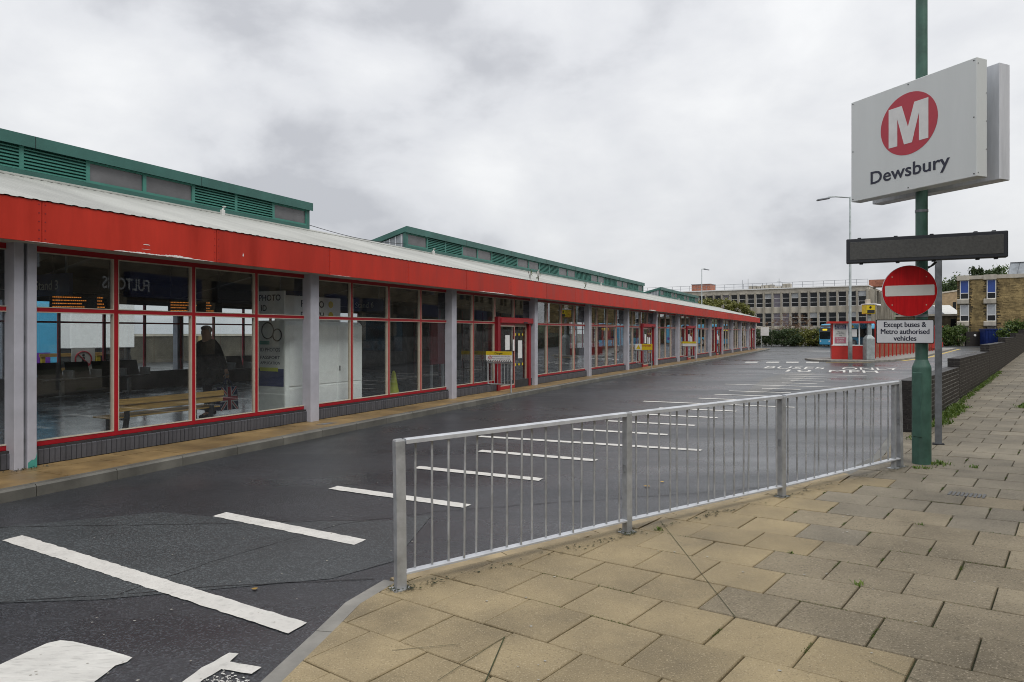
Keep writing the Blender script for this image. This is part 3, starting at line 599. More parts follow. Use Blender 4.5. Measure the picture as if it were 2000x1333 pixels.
# ================================================================== stepped dark brick wall
TOPZ = [1.01, 1.19, 1.395, 1.56, 1.74, 1.93, 2.12]
wall = thing('brick_wall', 'long dark brick wall stepping up the slope beside the footway', 'wall', (W0.x, W0.y, 0.0), math.atan2(WD.y, WD.x))
blen = [(Vector(WALLP[k + 1]) - Vector(WALLP[k])).length for k in range(7)]; t0 = 0.0; TH = 0.225
brick_me = MB().bbox(0, 0.2215, 0, 0.10, 0, 0.065, 0.003).mesh('brick', 'wall_brick'); head_me = MB().bbox(0, 0.10, 0, 0.215, 0, 0.065, 0.003).mesh('brick', 'wall_brick')
farb = MB(); cnt = 0; core = MB(); rs = random.Random(77)
for k in range(7):
    ln = blen[k] if k < 6 else 17.0; t1 = t0 + ln; zt = TOPZ[k]
    core.box(t0 + 0.022, t1 - 0.022, 0.0022, TH - 0.003, -0.05, zt - 0.003)
    zc = zt - 0.065; ci = 0; pb = (lambda t: PZ(W0.x + WD.x * t, W0.y + WD.y * t))
    while zc > pb(t0) - 0.08 and ci < 16:
        t = t0 + 0.012 - (0.1125 if ci % 2 else 0.0)
        while t < t1 - 0.03:
            a, c = max(t, t0 + 0.012), min(t + 0.2215, t1 - 0.012)
            if c - a > 0.03 and zc + 0.065 > pb(a) - 0.03:
                jz = rs.uniform(-.001, .001); jy = rs.uniform(-.0025, .0008)
                if k == 0 and a >= 0.10 and abs(c - a - 0.2215) < 1e-3 and cnt < 290:
                    link('brick', brick_me, wall, (a, jy, zc + jz)); cnt += 1
                else: farb.box(a, c, jy, 0.1, zc + jz, zc + 0.065 + jz)
            t += 0.225
        # left end of each segment: the stretcher that closes the end
        if k == 0 or zc > TOPZ[k - 1] - 0.07:
            farb.box(t0 + 0.0095, t0 + 0.11, 0.11 if ci % 2 else 0.102, TH + rs.uniform(-.001, .002), zc, zc + 0.065)
        zc -= 0.075; ci += 1
    if k == 0:
        z2 = zc
        while z2 > -0.08: farb.box(t0 + 0.0095, t0 + 0.11, 0.0, TH, z2, z2 + 0.065); z2 -= 0.075
    # brick-on-edge coping
    t = t0 + 0.012
    while t < t1 - 0.03:
        c = min(t + 0.215, t1 - 0.012); farb.box(t, c, 0.1025, TH + 0.001, zt - 0.065, zt + rs.uniform(-.001, .001)); t += 0.225
    t0 = t1
core.build('mortar_core', 'mortar', wall); struct(farb.build('far_bricks', 'wall_brick', wall), 'stuff')
# ================================================================== bus station: long hall, columns every 4.9 m, glazing, red fascia, roof lanterns
TH_B = math.atan2(0.8948, 0.4464); DB = Vector((.4464, .8948)); NI = Vector((-.8948, .4464))     # along the hall, and inwards
S0, D0 = 37.0, 12.5
def bw(s, D, z=0.0): p = DB * s + NI * D; return (p.x, p.y, z)
stn = thing('bus_station', 'long single storey bus station hall with red fascia, grey columns and green roof lanterns', 'bus station', bw(S0, D0), TH_B)
class BB(MB):                                                # builds in hall coordinates: s along, D inwards
    def b(s, s0, s1, d0, d1, z0, z1): return s.box(s0 - S0, s1 - S0, d0 - D0, d1 - D0, z0, z1)
    def bv(s, s0, s1, d0, d1, z0, z1, c=0.01): return s.bbox(s0 - S0, s1 - S0, d0 - D0, d1 - D0, z0, z1, c)
    def prof(s, pts, s0, s1): return s.yzprism([(d - D0, z) for d, z in pts], s0 - S0, s1 - S0)
SA, SE, BAY, C0 = -10.2, 73.9, 4.9, 4.7
FZ = 0.125; DC = 8.824; DW = 9.03
ks = list(range(-3, 15))
# floor and apron
BB().b(SA, SE - .1, 9.12, 18.75, 0.02, FZ).build('floor', 'floor_tile', stn)
# columns
for k in ks:
    s = C0 + BAY * k
    for d0, d1, far in ((DC, DC + .215, 0), (18.83, 19.05, 1)):
        if k % 4 == 0 and not far:
            a = BB().bv(s - .125, s - .02, d0, d1, 0.10, 2.83, .008).build('column', 'column_paint', stn); BB().bv(s + .02, s + .125, d0, d1, 0.10, 2.83, .008).build('column', 'column_paint', stn)
            BB().b(s - .02, s + .02, d0 + .05, d1 - .01, .12, 2.83).build('joint_strip', 'galv_dark', a)
        else: BB().bv(s - .11, s + .11, d0, d1, 0.10, 2.83, .012).build('column', 'column_paint', stn)
# fascia: backing, panels with open joints, rivets
BB().b(SA, SE, 8.50, 8.62, 2.83, 3.27).b(SA, SE, 19.25, 19.35, 2.83, 3.27).build('fascia_backing', 'interior_dark', stn)
pk = -6
while 4.69 + 2.45 * pk < SE - 0.3:
    s0 = 4.69 + 2.45 * pk; s1 = min(s0 + 2.45, SE)
    if s1 > SA:
        o = BB().bv(max(s0, SA) + .004, s1 - .004, 8.478, 8.50, 2.795, 3.285, .003).build('fascia_panel', 'fascia_red', stn)
        if s0 < 30:
            r_ = BB()
            for sx in (s0 + .035, s1 - .035):
                for z in (2.84, 2.94, 3.04, 3.14, 3.24): r_.b(sx - .006, sx + .006, 8.475, 8.48, z - .006, z + .006)
            r_.build('rivets', 'maroon', o)
    pk += 1
BB().b(SE, SE + .022, 8.48, 19.35, 2.795, 3.285).build('fascia_panel', 'fascia_red', stn); BB().b(SA, SE, 19.35, 19.372, 2.795, 3.285).build('fascia_panel', 'fascia_red', stn)
BB().b(SA, SE, 8.50, 9.12, 2.812, 2.83).b(SA, SE, 18.75, 19.35, 2.812, 2.83).build('soffit', 'soffit', stn)
# paint scrapes along the lower edge of the fascia
def scrape(pts_up, pts_lo, seed):
    rs = random.Random(seed); n = len(pts_up); b = BB()
    vs_ = [(s - S0, 8.4745 - D0, z) for s, z in pts_up] + [(s - S0, 8.4745 - D0, z) for s, z in pts_lo]
    b.add(vs_, [(i, n + i, n + i + 1, i + 1) for i in range(n - 1)]); return b.build('paint_scrape', 'chip_white', stn)
rs = random.Random(4)
def scr(s0, s1, zb, h, seed):
    rs = random.Random(seed); n = 40; up, lo = [], []
    for i in range(n + 1):
        t = i / n; s = s0 + (s1 - s0) * t; env = math.sin(math.pi * t) ** 0.5; up.append((s, zb + h * env * (0.45 + 0.55 * rs.random()))); lo.append((s, zb + (h * .15 * rs.random() if rs.random() < .4 else 0)))
    scrape(up, lo, seed)
scr(5.55, 6.35, 2.797, .022, 1); scr(6.2, 6.75, 2.803, .028, 2); scr(6.4, 7.1, 2.797, .010, 3); scr(5.93, 6.07, 2.86, .006, 4); scr(5.96, 6.06, 2.92, .016, 5); scr(7.62, 7.64, 2.93, .07, 6)
scr(15.1, 16.9, 2.797, .025, 7); scr(16.2, 17.2, 2.797, .016, 8); scr(31.2, 32.6, 2.797, .05, 9); scr(9.6, 10.2, 2.797, .007, 10); scr(4.5, 4.9, 2.797, .006, 11)
# roof: profiled steel sheets, ribs up the slope
PIT = 0.15; RZ0, RZ1, DE, DR = 3.288, 4.375, 8.462, 12.5
def ribbed(sa, se, d0, z0, d1, z1, m):
    b = BB(); n = int((se - sa) / PIT); P = []
    for i in range(n):
        for t, h in ((0, 0), (.45, 0), (.58, .007), (.87, .007)): P.append((sa + (i + t) * PIT, h))
    P.append((se, 0)); vs_ = []
    for s, h in P: vs_ += [(s - S0, d0 - D0, z0 + h), (s - S0, d1 - D0, z1 + h)]
    b.add(vs_, [(2 * i, 2 * i + 2, 2 * i + 3, 2 * i + 1) for i in range(len(P) - 1)]); o = b.build('roof_sheeting', m, stn); return o
ribbed(SA, SE + .05, DE, RZ0, DR, RZ1, 'roof_sheet'); ribbed(SA, SE + .05, DR, RZ1, 19.42, RZ0, 'roof_sheet')
BB().prof([(8.52, 3.272), (12.5, 4.335), (19.33, 3.272), (19.33, 3.24), (12.5, 4.30), (8.52, 3.24)], SA, SE).build('roof_deck', 'ceiling', stn)
BB().prof([(8.6, 2.83), (12.5, 2.83), (19.25, 2.83), (19.25, 3.23), (12.5, 4.29), (8.6, 3.23)], SE - .12, SE - .02).build('gable', 'green_metal', stn)
BB().prof([(12.3, 4.345), (12.5, 4.415), (12.7, 4.345), (12.7, 4.33), (12.5, 4.40), (12.3, 4.33)], SA, SE).build('ridge_cap', 'roof_sheet', stn)
for k in ks:                                                 # steel frames under the roof
    s = C0 + BAY * k; BB().prof([(9.05, 2.84), (9.05, 3.20), (12.5, 4.28), (18.75, 3.20), (18.75, 2.84), (18.5, 2.9), (12.5, 3.95), (9.3, 2.9)], s - .06, s + .06).build('rafter', 'interior_dark', stn)
# lanterns on the ridge: windows and louvres under a green fascia, roof falling to the back
def lantern(sa, se, near, slats):
    zb, zt = 4.28, 5.07; DF = 12.46
    L_ = BB().prof([(DF - .07, zt - .20), (DF - .07, zt), (DF + 2.6, zt - .70), (DF + 2.6, zt - .86), (DF - .01, zt - .17)], sa - .05, se + .05).build('roof_lantern', 'green_metal', stn)
    BB().b(sa, se, DF, DF + .08, zb, zb + .20).b(sa, sa + .10, DF, DF + .1, zb + .20, zt - .18).b(se - .10, se, DF, DF + .1, zb + .20, zt - .18).build('sill_board', 'green_metal', L_)
    BB().prof([(DF + .1, zb), (DF + .1, zt - .21), (DF + 2.5, zt - .9), (DF + 2.5, 3.6)], sa + .02, sa + .08).build('end_panel', 'grey_glaze', L_)
    BB().prof([(DF + .1, zb), (DF + .1, zt - .21), (DF + 2.5, zt - .9), (DF + 2.5, 3.6)], se - .08, se - .02).build('end_panel', 'grey_glaze', L_)
    for q in range(9):
        for sx in (sa + .012, se - .012): BB().b(sx - .012, sx + .012, DF + .16 + q * .22, DF + .19 + q * .22, zb, zt - .24 - q * .06).build('end_rib', 'galv_light', L_) if q < 7 else None
    n = int(round((se - sa - .2) / 1.135)); un = (se - sa - .2) / n; z0, z1 = zb + .20, zt - .19
    for i in range(n):
        a = sa + .1 + i * un if near else se - .1 - (i + 1) * un; c = a + un
        win = (i % 4) in (0, 3)
        f = BB().b(a, a + .035, DF + .005, DF + .07, z0, z1).b(c - .035, c, DF + .005, DF + .07, z0, z1)
        if win: f.b(a + .035, c - .035, DF + .005, DF + .07, z0, z0 + .045).b(a + .035, c - .035, DF + .005, DF + .07, z1 - .035, z1)
        f.build('lantern_frame', 'green_light', L_)
        if win: BB().b(a + .035, c - .035, DF + .035, DF + .045, z0 + .045, z1 - .035).build('lantern_pane', 'lantern_sky_glass', L_)
        else:
            BB().b(a + .035, c - .035, DF + .06, DF + .075, z0, z1).build('louvre_back', 'green_metal', L_)
            h = (z1 - z0) / 7; big_ = BB()
            for q in range(7):
                zz = z0 + q * h; pr = [(DF + .004, zz + .004), (DF + .004, zz + .024), (DF + .05, zz + h * .98), (DF + .056, zz + h * .98 - .012)]
                if slats: BB().prof(pr, a + .036, c - .036).build('louvre_slat', 'green_light', L_)
                else: big_.prof(pr, a + .036, c - .036)
            if not slats: big_.build('louvre', 'green_light', L_)
    nj = int((se - sa) / 3.6); j = BB()
    for q in range(1, nj + 1):
        s = (sa + q * 3.6) if near else (se - q * 3.3); j.b(s - .004, s + .004, DF - .074, DF - .06, zt - .2, zt)
    j.build('joint', 'black', L_)
lantern(-8.0, 13.35, False, True); lantern(17.56, 44.6, True, False); lantern(49.0, 62.4, True, False)
# little cowl vents, a cable between the lanterns, weeds in the gutter
for s in (10.47, 18.8, 27.1, 35.4, 54.0):
    zr = RZ0 + (12.25 - DE) * (RZ1 - RZ0) / (DR - DE)
    o = BB().bv(s - .04, s + .04, 12.21, 12.29, zr - .02, zr + .11, .01).build('roof_vent', 'off_white', stn); BB().cyl((s - S0, 12.25 - D0, zr + .11), (s - S0 + .02, 12.23 - D0, zr + .17), .022, .014).b(s - .01, s + .05, 12.2, 12.25, zr + .17, zr + .19).build('cowl', 'off_white', o)
b = BB(); pts = [(13.35 + 4.2 * t / 10 - S0, 12.5 - D0, 4.52 + .0 - .10 * math.sin(math.pi * t / 10)) for t in range(11)]; b.tube(pts, .008, 5); b.build('cable', 'black', stn)

# glazing: one bay = red frame, cream beads, eight panes
XS = [0.0, 1.225, 2.45, 3.675, 4.9]; ZS = [0.405, 2.005, 2.055, 2.745]
def bay_meshes(door):
    fr, be, panes = MB(), MB(), []
    y0, y1 = -.035, .035; cols = range(4); low = 2 if door else 4
    fr.box(0, 4.9, y0, y1, 2.745, 2.815); fr.box(0, 4.9, y0, y1, 2.005, 2.055)
    fr.box(0, XS[low], y0, y1, .345, .405)
    for q, x in enumerate(XS):
        a, c = x - .030, x + .030
        if q == 0: a = 0
        if q == 4: c = 4.9
        fr.box(a, c, y0 + .001, y1 - .001, .405 if q <= low else 2.055, 2.745) if not (door and q == 4) else fr.box(a, c, y0 + .001, y1 - .001, .13, 2.745)
    for q in range(4):
        for z0, z1 in ((ZS[0], ZS[1]), (ZS[2], ZS[3])):
            if z0 < 1 and q >= low: continue
            a, c = XS[q] + .030, XS[q + 1] - .030; t = .011
            be.box(a, a + t, y0 - .006, y1 - .01, z0, z1).box(c - t, c, y0 - .006, y1 - .01, z0, z1).box(a + t, c - t, y0 - .006, y1 - .01, z0, z0 + t).box(a + t, c - t, y0 - .006, y1 - .01, z1 - t, z1)
            panes.append((a + t, c - t, z0 + t, z1 - t))
    return fr.mesh('window_frame', 'frame_red'), be.mesh('glazing_bead', 'cream'), panes
pane_cache = {}
def pane_mesh(a, c, z0, z1):
    k = (round(c - a, 3), round(z1 - z0, 3))
    if k not in pane_cache: pane_cache[k] = MB().box(0, k[0], -.003, .003, 0, k[1]).mesh('pane', 'glass')
    return pane_cache[k]
FULL, DOORB = bay_meshes(False), bay_meshes(True); DOORS = {2, 5, 7, 9, 13}; mat('door_red_shade', (0.26, 0.008, 0.016), 0.4, 0.1, 3)  # door post red is darkened in its colour to stand for shade
# door set: red posts and header box, two framed leaves
def door_set(parent, x0):
    p = MB().box(x0 - .02, x0 + .13, -.15, .04, .125, 2.20).build('door_post', 'door_red_shade', parent)
    MB().box(x0 + 2.10, x0 + 2.22, -.12, .04, .125, 2.02).build('door_post', 'door_red_shade', parent)
    h = MB().bbox(x0 + .131, x0 + 2.32, -.17, -.036, 2.02, 2.19, .02).build('door_header', 'frame_red', parent); MB().box(x0 + 1.6, x0 + 1.85, -.185, -.171, 2.03, 2.07).build('sensor', 'black', h)
    for a, c, yy in ((x0 + .14, x0 + 1.15, -.10), (x0 + 1.12, x0 + 2.09, -.03)):
        lf = MB().box(a, a + .045, yy, yy + .04, .13, 2.02).box(c - .045, c, yy, yy + .04, .13, 2.02).box(a + .045, c - .045, yy, yy + .04, .13, .22).box(a + .045, c - .045, yy, yy + .04, 1.96, 2.02).build('door_leaf', 'frame_red' if yy < -.05 else 'cream', parent)
        MB().box(a + .045, a + .065, yy - .004, yy, .22, 1.96).box(c - .065, c - .045, yy - .004, yy, .22, 1.96).box(a + .065, c - .065, yy - .004, yy, 1.93, 1.96).box(a + .065, c - .065, yy - .004, yy, .22, .25).build('leaf_bead', 'cream', lf)
        MB().box(a + .065, c - .065, yy + .015, yy + .021, .25, 1.93).build('leaf_pane', 'glass', lf)
        nt_ = MB().box(a + .40, a + .68, yy + .010, yy + .013, 1.25 if yy < -.05 else .98, 1.68 if yy < -.05 else 1.52).build('notice', 'white', lf)
        if yy > -.05:
            for zz in (.80, 1.70):
                for q in range(3): MB().lathe([(.042, 0), (.042, .002)], 14).build('spot_sticker', 'yellow', lf, loc=(a + .22 + q * .24, yy + .009, zz)).rotation_euler = (R(90), 0, 0)
        else: MB().box(c - .16, c - .04, yy - .006, yy - .004, 1.22, 1.55).build('notice', 'white', lf)
for k in ks[:-1]:
    d = k in DOORS; fm, bm_, pn = DOORB if d else FULL
    fr = link('window_frame', fm, stn, (C0 + BAY * k - S0, DW - D0, 0)); link('glazing_bead', bm_, fr)
    for a, c, z0, z1 in pn: link('pane', pane_mesh(a, c, z0, z1), fr, (a, 0.005, z0))
    if d: door_set(fr, 2.45)
    fr = link('window_frame', FULL[0], stn, (C0 + BAY * (k + 1) - S0, 18.82 - D0, 0), math.pi); 
    for a, c, z0, z1 in FULL[2]: link('pane', pane_mesh(a, c, z0, z1), fr, (a, 0.005, z0))
BB().b(SA, SE - .2, 18.45, 18.75, FZ, .62).build('low_wall', 'interior_dark', stn)
BB().b(SE - .12, SE - .06, 9.1, 18.74, .1, 2.83).build('end_wall', 'red_brick', stn)
BB().b(SA, SA + .1, 9.1, 18.74, .1, 2.83).build('end_wall', 'red_brick', stn)
BB().b(SA, SE - .1, 18.55, 18.72, 2.56, 2.80).build('bulkhead', 'interior_dark', stn)
# plinth of dark engineering bricks on end under the glazing
pl_me = MB().yzprism([(0, 0), (0, .175), (.045, .212), (.13, .212), (.13, 0)], 0, .058).mesh('plinth_brick', 'engineering_brick')
BB().b(SA, SE - .1, 8.935, 9.12, .10, .343).build('plinth_core', 'mortar_dark', stn)
farp = BB(); cnt = 0; rs = random.Random(5)
for k in ks[:-1]:
    s = C0 + BAY * k + .13; e_ = C0 + BAY * (k + 1) - .12
    if k in DOORS: e_ = C0 + BAY * k + 2.42
    while s < e_:
        if 0 <= k <= 4 and cnt < 298: link('plinth_brick', pl_me, stn, (s - S0, 8.925 - D0 + rs.uniform(-.003, .002), .131)); cnt += 1
        else: farp.prof([(8.925, .131), (8.925, .306), (8.97, .343), (9.05, .343), (9.05, .131)], s, s + .058)
        s += .066
struct(farp.build('far_plinth', 'engineering_brick', stn), 'stuff')

# station footway: slabs and kerb
KP = [(-10, 7.75), (0, 7.85), (4, 7.9), (9, 8.08), (14, 8.22), (22, 8.30), (30, 8.25), (40, 8.05), (50, 7.85), (60, 7.8), (75.5, 7.8)]
def dk(s):
    for (a, x), (c, y) in zip(KP, KP[1:]):
        if s <= c: return x + (y - x) * (s - a) / (c - a)
    return KP[-1][1]
spv = struct(MB().prism([bw(s, D)[:2] for s, D in [(s, dk(s)) for s in np.arange(-10, 75.6, 2.5)] + [(76.5, 8.6), (76.5, 20.3), (-10, 20.3)]], -.03, .108).build('station_pavement', 'joint_dirt'))
spk = [bw(float(s), dk(float(s)))[:2] for s in np.arange(-10, 75.51, 0.5)] + [bw(76.5, 8.6)[:2], bw(76.6, 12)[:2]]
kerbs(spk[::-1], 0.125, spv, 0.128, 'kerb_wet', -0.03, 0.915, 0.0)
n_i = 0
rest2 = MB()
for q in range(-12, 98):
    s = q * 0.78
    for r_ in range(2):
        d1 = dk(s + .39) + .002 if r_ == 0 else 8.62; d2 = 8.612 if r_ == 0 else 8.93
        o_ = .0 if r_ == 0 else .32
        P = [bw(s + o_ + .004, d1), bw(s + o_ + .776, d1 if r_ else dk(s + .78) + .002), bw(s + o_ + .776, d2), bw(s + o_ + .004, d2)]
        b = rest2 if not (2 < s < 50) else MB(); b.prism([p[:2] for p in P], .06, .122 + random.uniform(-.0015, .0015))
        if b is not rest2: b.build('paving_slab', 'station_slab', spv)
struct(rest2.build('far_paving', 'station_slab', spv), 'stuff')
MB().sheet([bw(9.25, 8.5)[:2], bw(9.55, 8.45)[:2], bw(9.6, 8.3)[:2], bw(9.3, 8.33)[:2]], .1265).build('drain_cover', 'galv_dark', spv)
b = BB(); vs_ = [(s - S0, 8.8225 - D0, z) for s, z in ((4.722, .10), (4.823, .10), (4.823, .30), (4.81, .24), (4.79, .215), (4.765, .22), (4.74, .20), (4.722, .19))]; b.add(vs_, [tuple(range(8))]).build('bare_patch', 'teal_chip', stn)
# litter by the foot of the near column
lw_ = MB(); rs = random.Random(3)
for i in range(40):
    s, D = 4.55 + rs.gauss(0.1, .12), 8.77 + rs.gauss(0, .03); p = bw(s, D); a = rs.uniform(0, 6); h = .02; lw_.add([(p[0], p[1], .124), (p[0] + .02 * math.cos(a), p[1] + .02 * math.sin(a), .128 + h * rs.random()), (p[0] + .02 * math.cos(a + 1), p[1] + .02 * math.sin(a + 1), .126 + h * rs.random())], [(0, 1, 2)])
struct(lw_.build('leaf_debris', 'earth', spv), 'stuff')
# gutter weeds on the roof edge
for i, (s, h) in enumerate(((18.45, .30), (19.05, .34), (23.1, .22))):
    g = thing('gutter_weed', ['tall thin weed growing from the gutter above the red fascia, left of the pair', 'tall thin weed growing from the gutter above the red fascia, right of the pair', 'short weed growing alone from the gutter further along the red fascia'][i], 'weed', bw(s, 8.6, 3.33), 0, 'weeds in the gutter')
    rs = random.Random(i); st_ = MB()
    for q in range(3):
        a = rs.uniform(0, 6); st_.tube([(0, 0, 0), (.03 * math.cos(a), .03 * math.sin(a), h * .5), (.07 * math.cos(a), .07 * math.sin(a), h * rs.uniform(.8, 1.1))], .006, 5)
    st_.build('stem', 'bark', g); foliage(34, [(0, 0, h * .62, .07, .07, h * .42)], .035, i).build('leaves', 'leaf_green', g)
# ================================================================== sign pole with the station sign
PX, PY = 4.86, 8.10; pz = PZ(PX, PY)
sg = thing('station_sign', 'tall green pole carrying a white double-sided Dewsbury sign with a red M disc', 'sign', (PX, PY, pz - 0.02))
MB().lathe([(.101, 0), (.101, 1.15), (.097, 1.17), (.068, 1.245), (.065, 1.25), (.064, 3.0), (.060, 6.9), (.05, 6.92)], 24).build('pole', 'green_pole', sg, smooth=False)
ang = math.atan2(-0.9, -0.42)
dr = MB().bbox(-.052, .052, -.012, .012, .34, 1.10, .006).build('access_door', 'green_pole', sg, loc=(-.083, -.052, 0)); dr.rotation_euler = (0, 0, R(-58))
for z in (1.93, 2.72, 2.32, 3.17): MB().lathe([(.070, 0), (.070, .03)], 18).build('clamp_band', 'galv_dark', sg, loc=(0, 0, z - pz + 0.02))
E1 = Vector((.388, -.9216, 0)); NF = Vector((-.9216, -.388, 0)); SW, SH = 1.577, 1.265; ZB = 3.405
FL = Vector((4.316, 8.69, ZB)) - Vector((PX, PY, pz - .02))
def sbox(o, w_, d_, h_, m, name, parent, bev=.006):
    b = MB().bbox(0, w_, 0, d_, 0, h_, bev); b.v = [tuple(o + E1 * x - NF * y + Vector((0, 0, z))) for x, y, z in b.v]; return b.build(name, m, parent)
bx1 = sbox(FL, SW, .168, SH, 'sign_white', 'sign_box', sg); bx2 = sbox(FL - NF * .375, SW, .175, SH, 'sign_edge', 'sign_box', sg)
for z in (.25, 1.0): sbox(FL - NF * .17 + E1 * .62 + Vector((0, 0, z)), .30, .203, .06, 'galv_dark', 'bracket', sg)
def face(pts, m, name, lift, parent=bx1):
    b = MB(); n = len(pts); V = [FL + E1 * x + Vector((0, 0, z)) for x, z in pts]
    b.add([tuple(p + NF * lift) for p in V] + [tuple(p + NF * .0005) for p in V], [tuple(range(n))] + [(i, n + i, n + (i + 1) % n, (i + 1) % n) for i in range(n)]); return b.build(name, m, parent)
ccx, ccz, cr = .50 * SW, SH - .487, .36
disc = face([(ccx + cr * math.cos(t), ccz + cr * math.sin(t)) for t in np.linspace(0, 2 * math.pi, 64, endpoint=False)], 'metro_red', 'disc', .003)
mh, mw = .46, .50; ox, oz = ccx - mw / 2, ccz - mh / 2
face([(ox + x * mw, oz + z * mh) for x, z in ((0, 0), (0, 1), (.34, 1), (.5, .42), (.66, 1), (1, 1), (1, 0), (.775, 0), (.775, .70), (.60, 0), (.40, 0), (.225, .70), (.225, 0))], 'white', 'letter_m', .006)
b = text_mb('Dewsbury', .215, 0, .003, 'LEFT', width=1.0); b.v = [tuple(FL + E1 * (x + .182 * SW) + Vector((0, 0, SH - 1.095 + y)) + NF * .004) for x, y, z in b.v]; b.build('lettering', 'ink', bx1)
for x in (.03, SW / 2, SW - .03):
    for z in (.03, SH / 2, SH - .03):
        if x == SW / 2 and z == SH / 2: continue
        face([(x + .007 * math.cos(t), z + .007 * math.sin(t)) for t in np.linspace(0, 6.28, 8, endpoint=False)], 'black', 'screw', .004)
for z in (.04, .3, .6, .9, 1.2):
    b = MB().lathe([(.006, 0), (.006, .004)], 8); q = FL + E1 * (SW - .0) - NF * (.02 if z in (.04, 1.2) else .15) + Vector((0, 0, z))
    b.v = [tuple(q + E1 * zz + NF * x + Vector((0, 0, y))) for x, y, zz in b.v]; b.build('screw', 'galv_dark', bx1)
# dark display board on the same pole
ld = thing('display_board', 'long blank dark electronic display board with black case below the Dewsbury sign', 'display', (PX, PY, 2.575))
E2 = Vector((.89, -.455, 0)); N2 = Vector((-.455, -.89, 0)); DL = Vector((4.015, 8.20, 2.575)) - Vector((PX, PY, 2.575))
def obox(o, ex, nf, w_, d_, z0, z1, m, name, parent, x0=0.0, y0=0.0, bev=.004):
    b = MB().bbox(x0, x0 + w_, y0, y0 + d_, z0, z1, bev); b.v = [tuple(o + ex * x - nf * y + Vector((0, 0, z))) for x, y, z in b.v]; return b.build(name, m, parent)
case = obox(DL, E2, N2, 1.595, .11, 0, .291, 'led_case', 'case', ld, bev=.008)
obox(DL, E2, N2, 1.515, .006, .04, .251, 'led_face', 'screen', ld, .04, -.004)
for x in (.12, .50, .86, 1.28, 1.45):
    obox(DL, E2, N2, .04, .04, .2912, .305, 'led_case', 'lug', case, x, .03); obox(DL, E2, N2, .04, .04, -.016, -.0002, 'led_case', 'lug', case, x + .02, .03)
MB().box(-.09, .09, -.07, .04, .08, .14).build('bracket', 'galv_dark', ld)
b = MB(); b.tube([(.03, .05, .0), (.10, .10, -.05), (.17, .10, -.03), (.20, .06, .02)], .008, 6); b.tube([(.03, .07, -.03), (.12, .12, -.07), (.2, .1, -.02), (.22, .06, .02)], .008, 6); b.build('cable', 'black', ld)
# no entry disc
E3 = Vector((.985, -.172, 0)); N3 = Vector((-.172, -.985, 0)); nc = Vector((PX, PY, 2.235)) + N3 * .105 - E3 * .175
ne = thing('no_entry_sign', 'round red no entry sign with a white bar on the green pole', 'road sign', tuple(nc))
def fpoly(pts, m, name, parent, ex, nf, y0, y1):
    b = MB(); n = len(pts); f_ = [tuple(ex * x + Vector((0, 0, z)) + nf * y1) for x, z in pts]; k_ = [tuple(ex * x + Vector((0, 0, z)) + nf * y0) for x, z in pts]
    b.add(f_ + k_, [tuple(range(n)), tuple(range(2 * n - 1, n - 1, -1))] + [(i, n + i, n + (i + 1) % n, (i + 1) % n) for i in range(n)]); return b.build(name, m, parent)
circ = lambda r, n=56: [(r * math.cos(t), r * math.sin(t)) for t in np.linspace(0, 2 * math.pi, n, endpoint=False)]
fpoly(circ(.30), 'galv_light', 'rim', ne, E3, N3, 0, .012); fpoly(circ(.296), 'noentry_red', 'disc', ne, E3, N3, .012, .0145)
def rrect(w_, h_, r, x=0, z=0):
    P = []
    for cx, cz, a in ((w_ / 2 - r, h_ / 2 - r, 0), (-w_ / 2 + r, h_ / 2 - r, 90), (-w_ / 2 + r, -h_ / 2 + r, 180), (w_ / 2 - r, -h_ / 2 + r, 270)):
        P += [(x + cx + r * math.cos(R(a + q * 22.5)), z + cz + r * math.sin(R(a + q * 22.5))) for q in range(5)]
    return P
br = fpoly(rrect(.535, .124, .012, 0, .005), 'off_white', 'white_bar', ne, E3, N3, .0145, .0165); br.rotation_euler = (0, R(-1.3), 0)
for x, z in ((-.19, .165), (.18, .165), (-.19, -.165), (.18, -.165)): fpoly([(x + .007 * math.cos(t), z + .007 * math.sin(t)) for t in np.linspace(0, 6.28, 8, endpoint=False)], 'cream', 'rivet', ne, E3, N3, .0145, .017)
MB().box(-.04, .3, .005, .03, -.02, .02).build('channel', 'galv_dark', ne)
# exemption plate
pc = Vector((PX, PY, 1.758)) + N3 * .105 - E3 * .225
xp = thing('exemption_plate', 'white plate reading Except buses and Metro authorised vehicles below the no entry disc', 'road sign', tuple(pc))
fpoly(rrect(.632, .283, .014), 'black', 'border', xp, E3, N3, 0, .010); fpoly(rrect(.612, .263, .010), 'plate_white', 'plate', xp, E3, N3, .010, .012)
for s_, z, wd in (('Except buses &', .054, .455), ('Metro authorised', -.028, .525), ('vehicles', -.108, .245)):
    b = text_mb(s_, .088, 0, 0, 'CENTER', width=wd); V0, F0, n0 = b.v, b.f, len(b.v); b.v = [tuple(E3 * (x + dx_) + Vector((0, 0, z + y)) + N3 * (.0132 + l_)) for dx_, l_ in ((-.0022, 0), (0, .0003), (.0022, .0006)) for x, y, q in V0]; b.f = [tuple(i_ + k_ * n0 for i_ in f_) for k_ in range(3) for f_ in F0]; b.build('lettering', 'ink', xp)
# bare galvanised post behind
gp = thing('sign_post', 'bare square galvanised steel post standing beside the brick wall', 'post', (5.84, 9.35, PZ(5.84, 9.35)))
MB().bbox(-.042, .042, -.03, .03, -.05, 2.85, .006).build('shaft', 'galv_dark', gp, rz=R(-30)); MB().bbox(-.07, .07, -.06, .06, -.01, .012).build('footing', 'mortar_dark', gp, rz=R(-30))

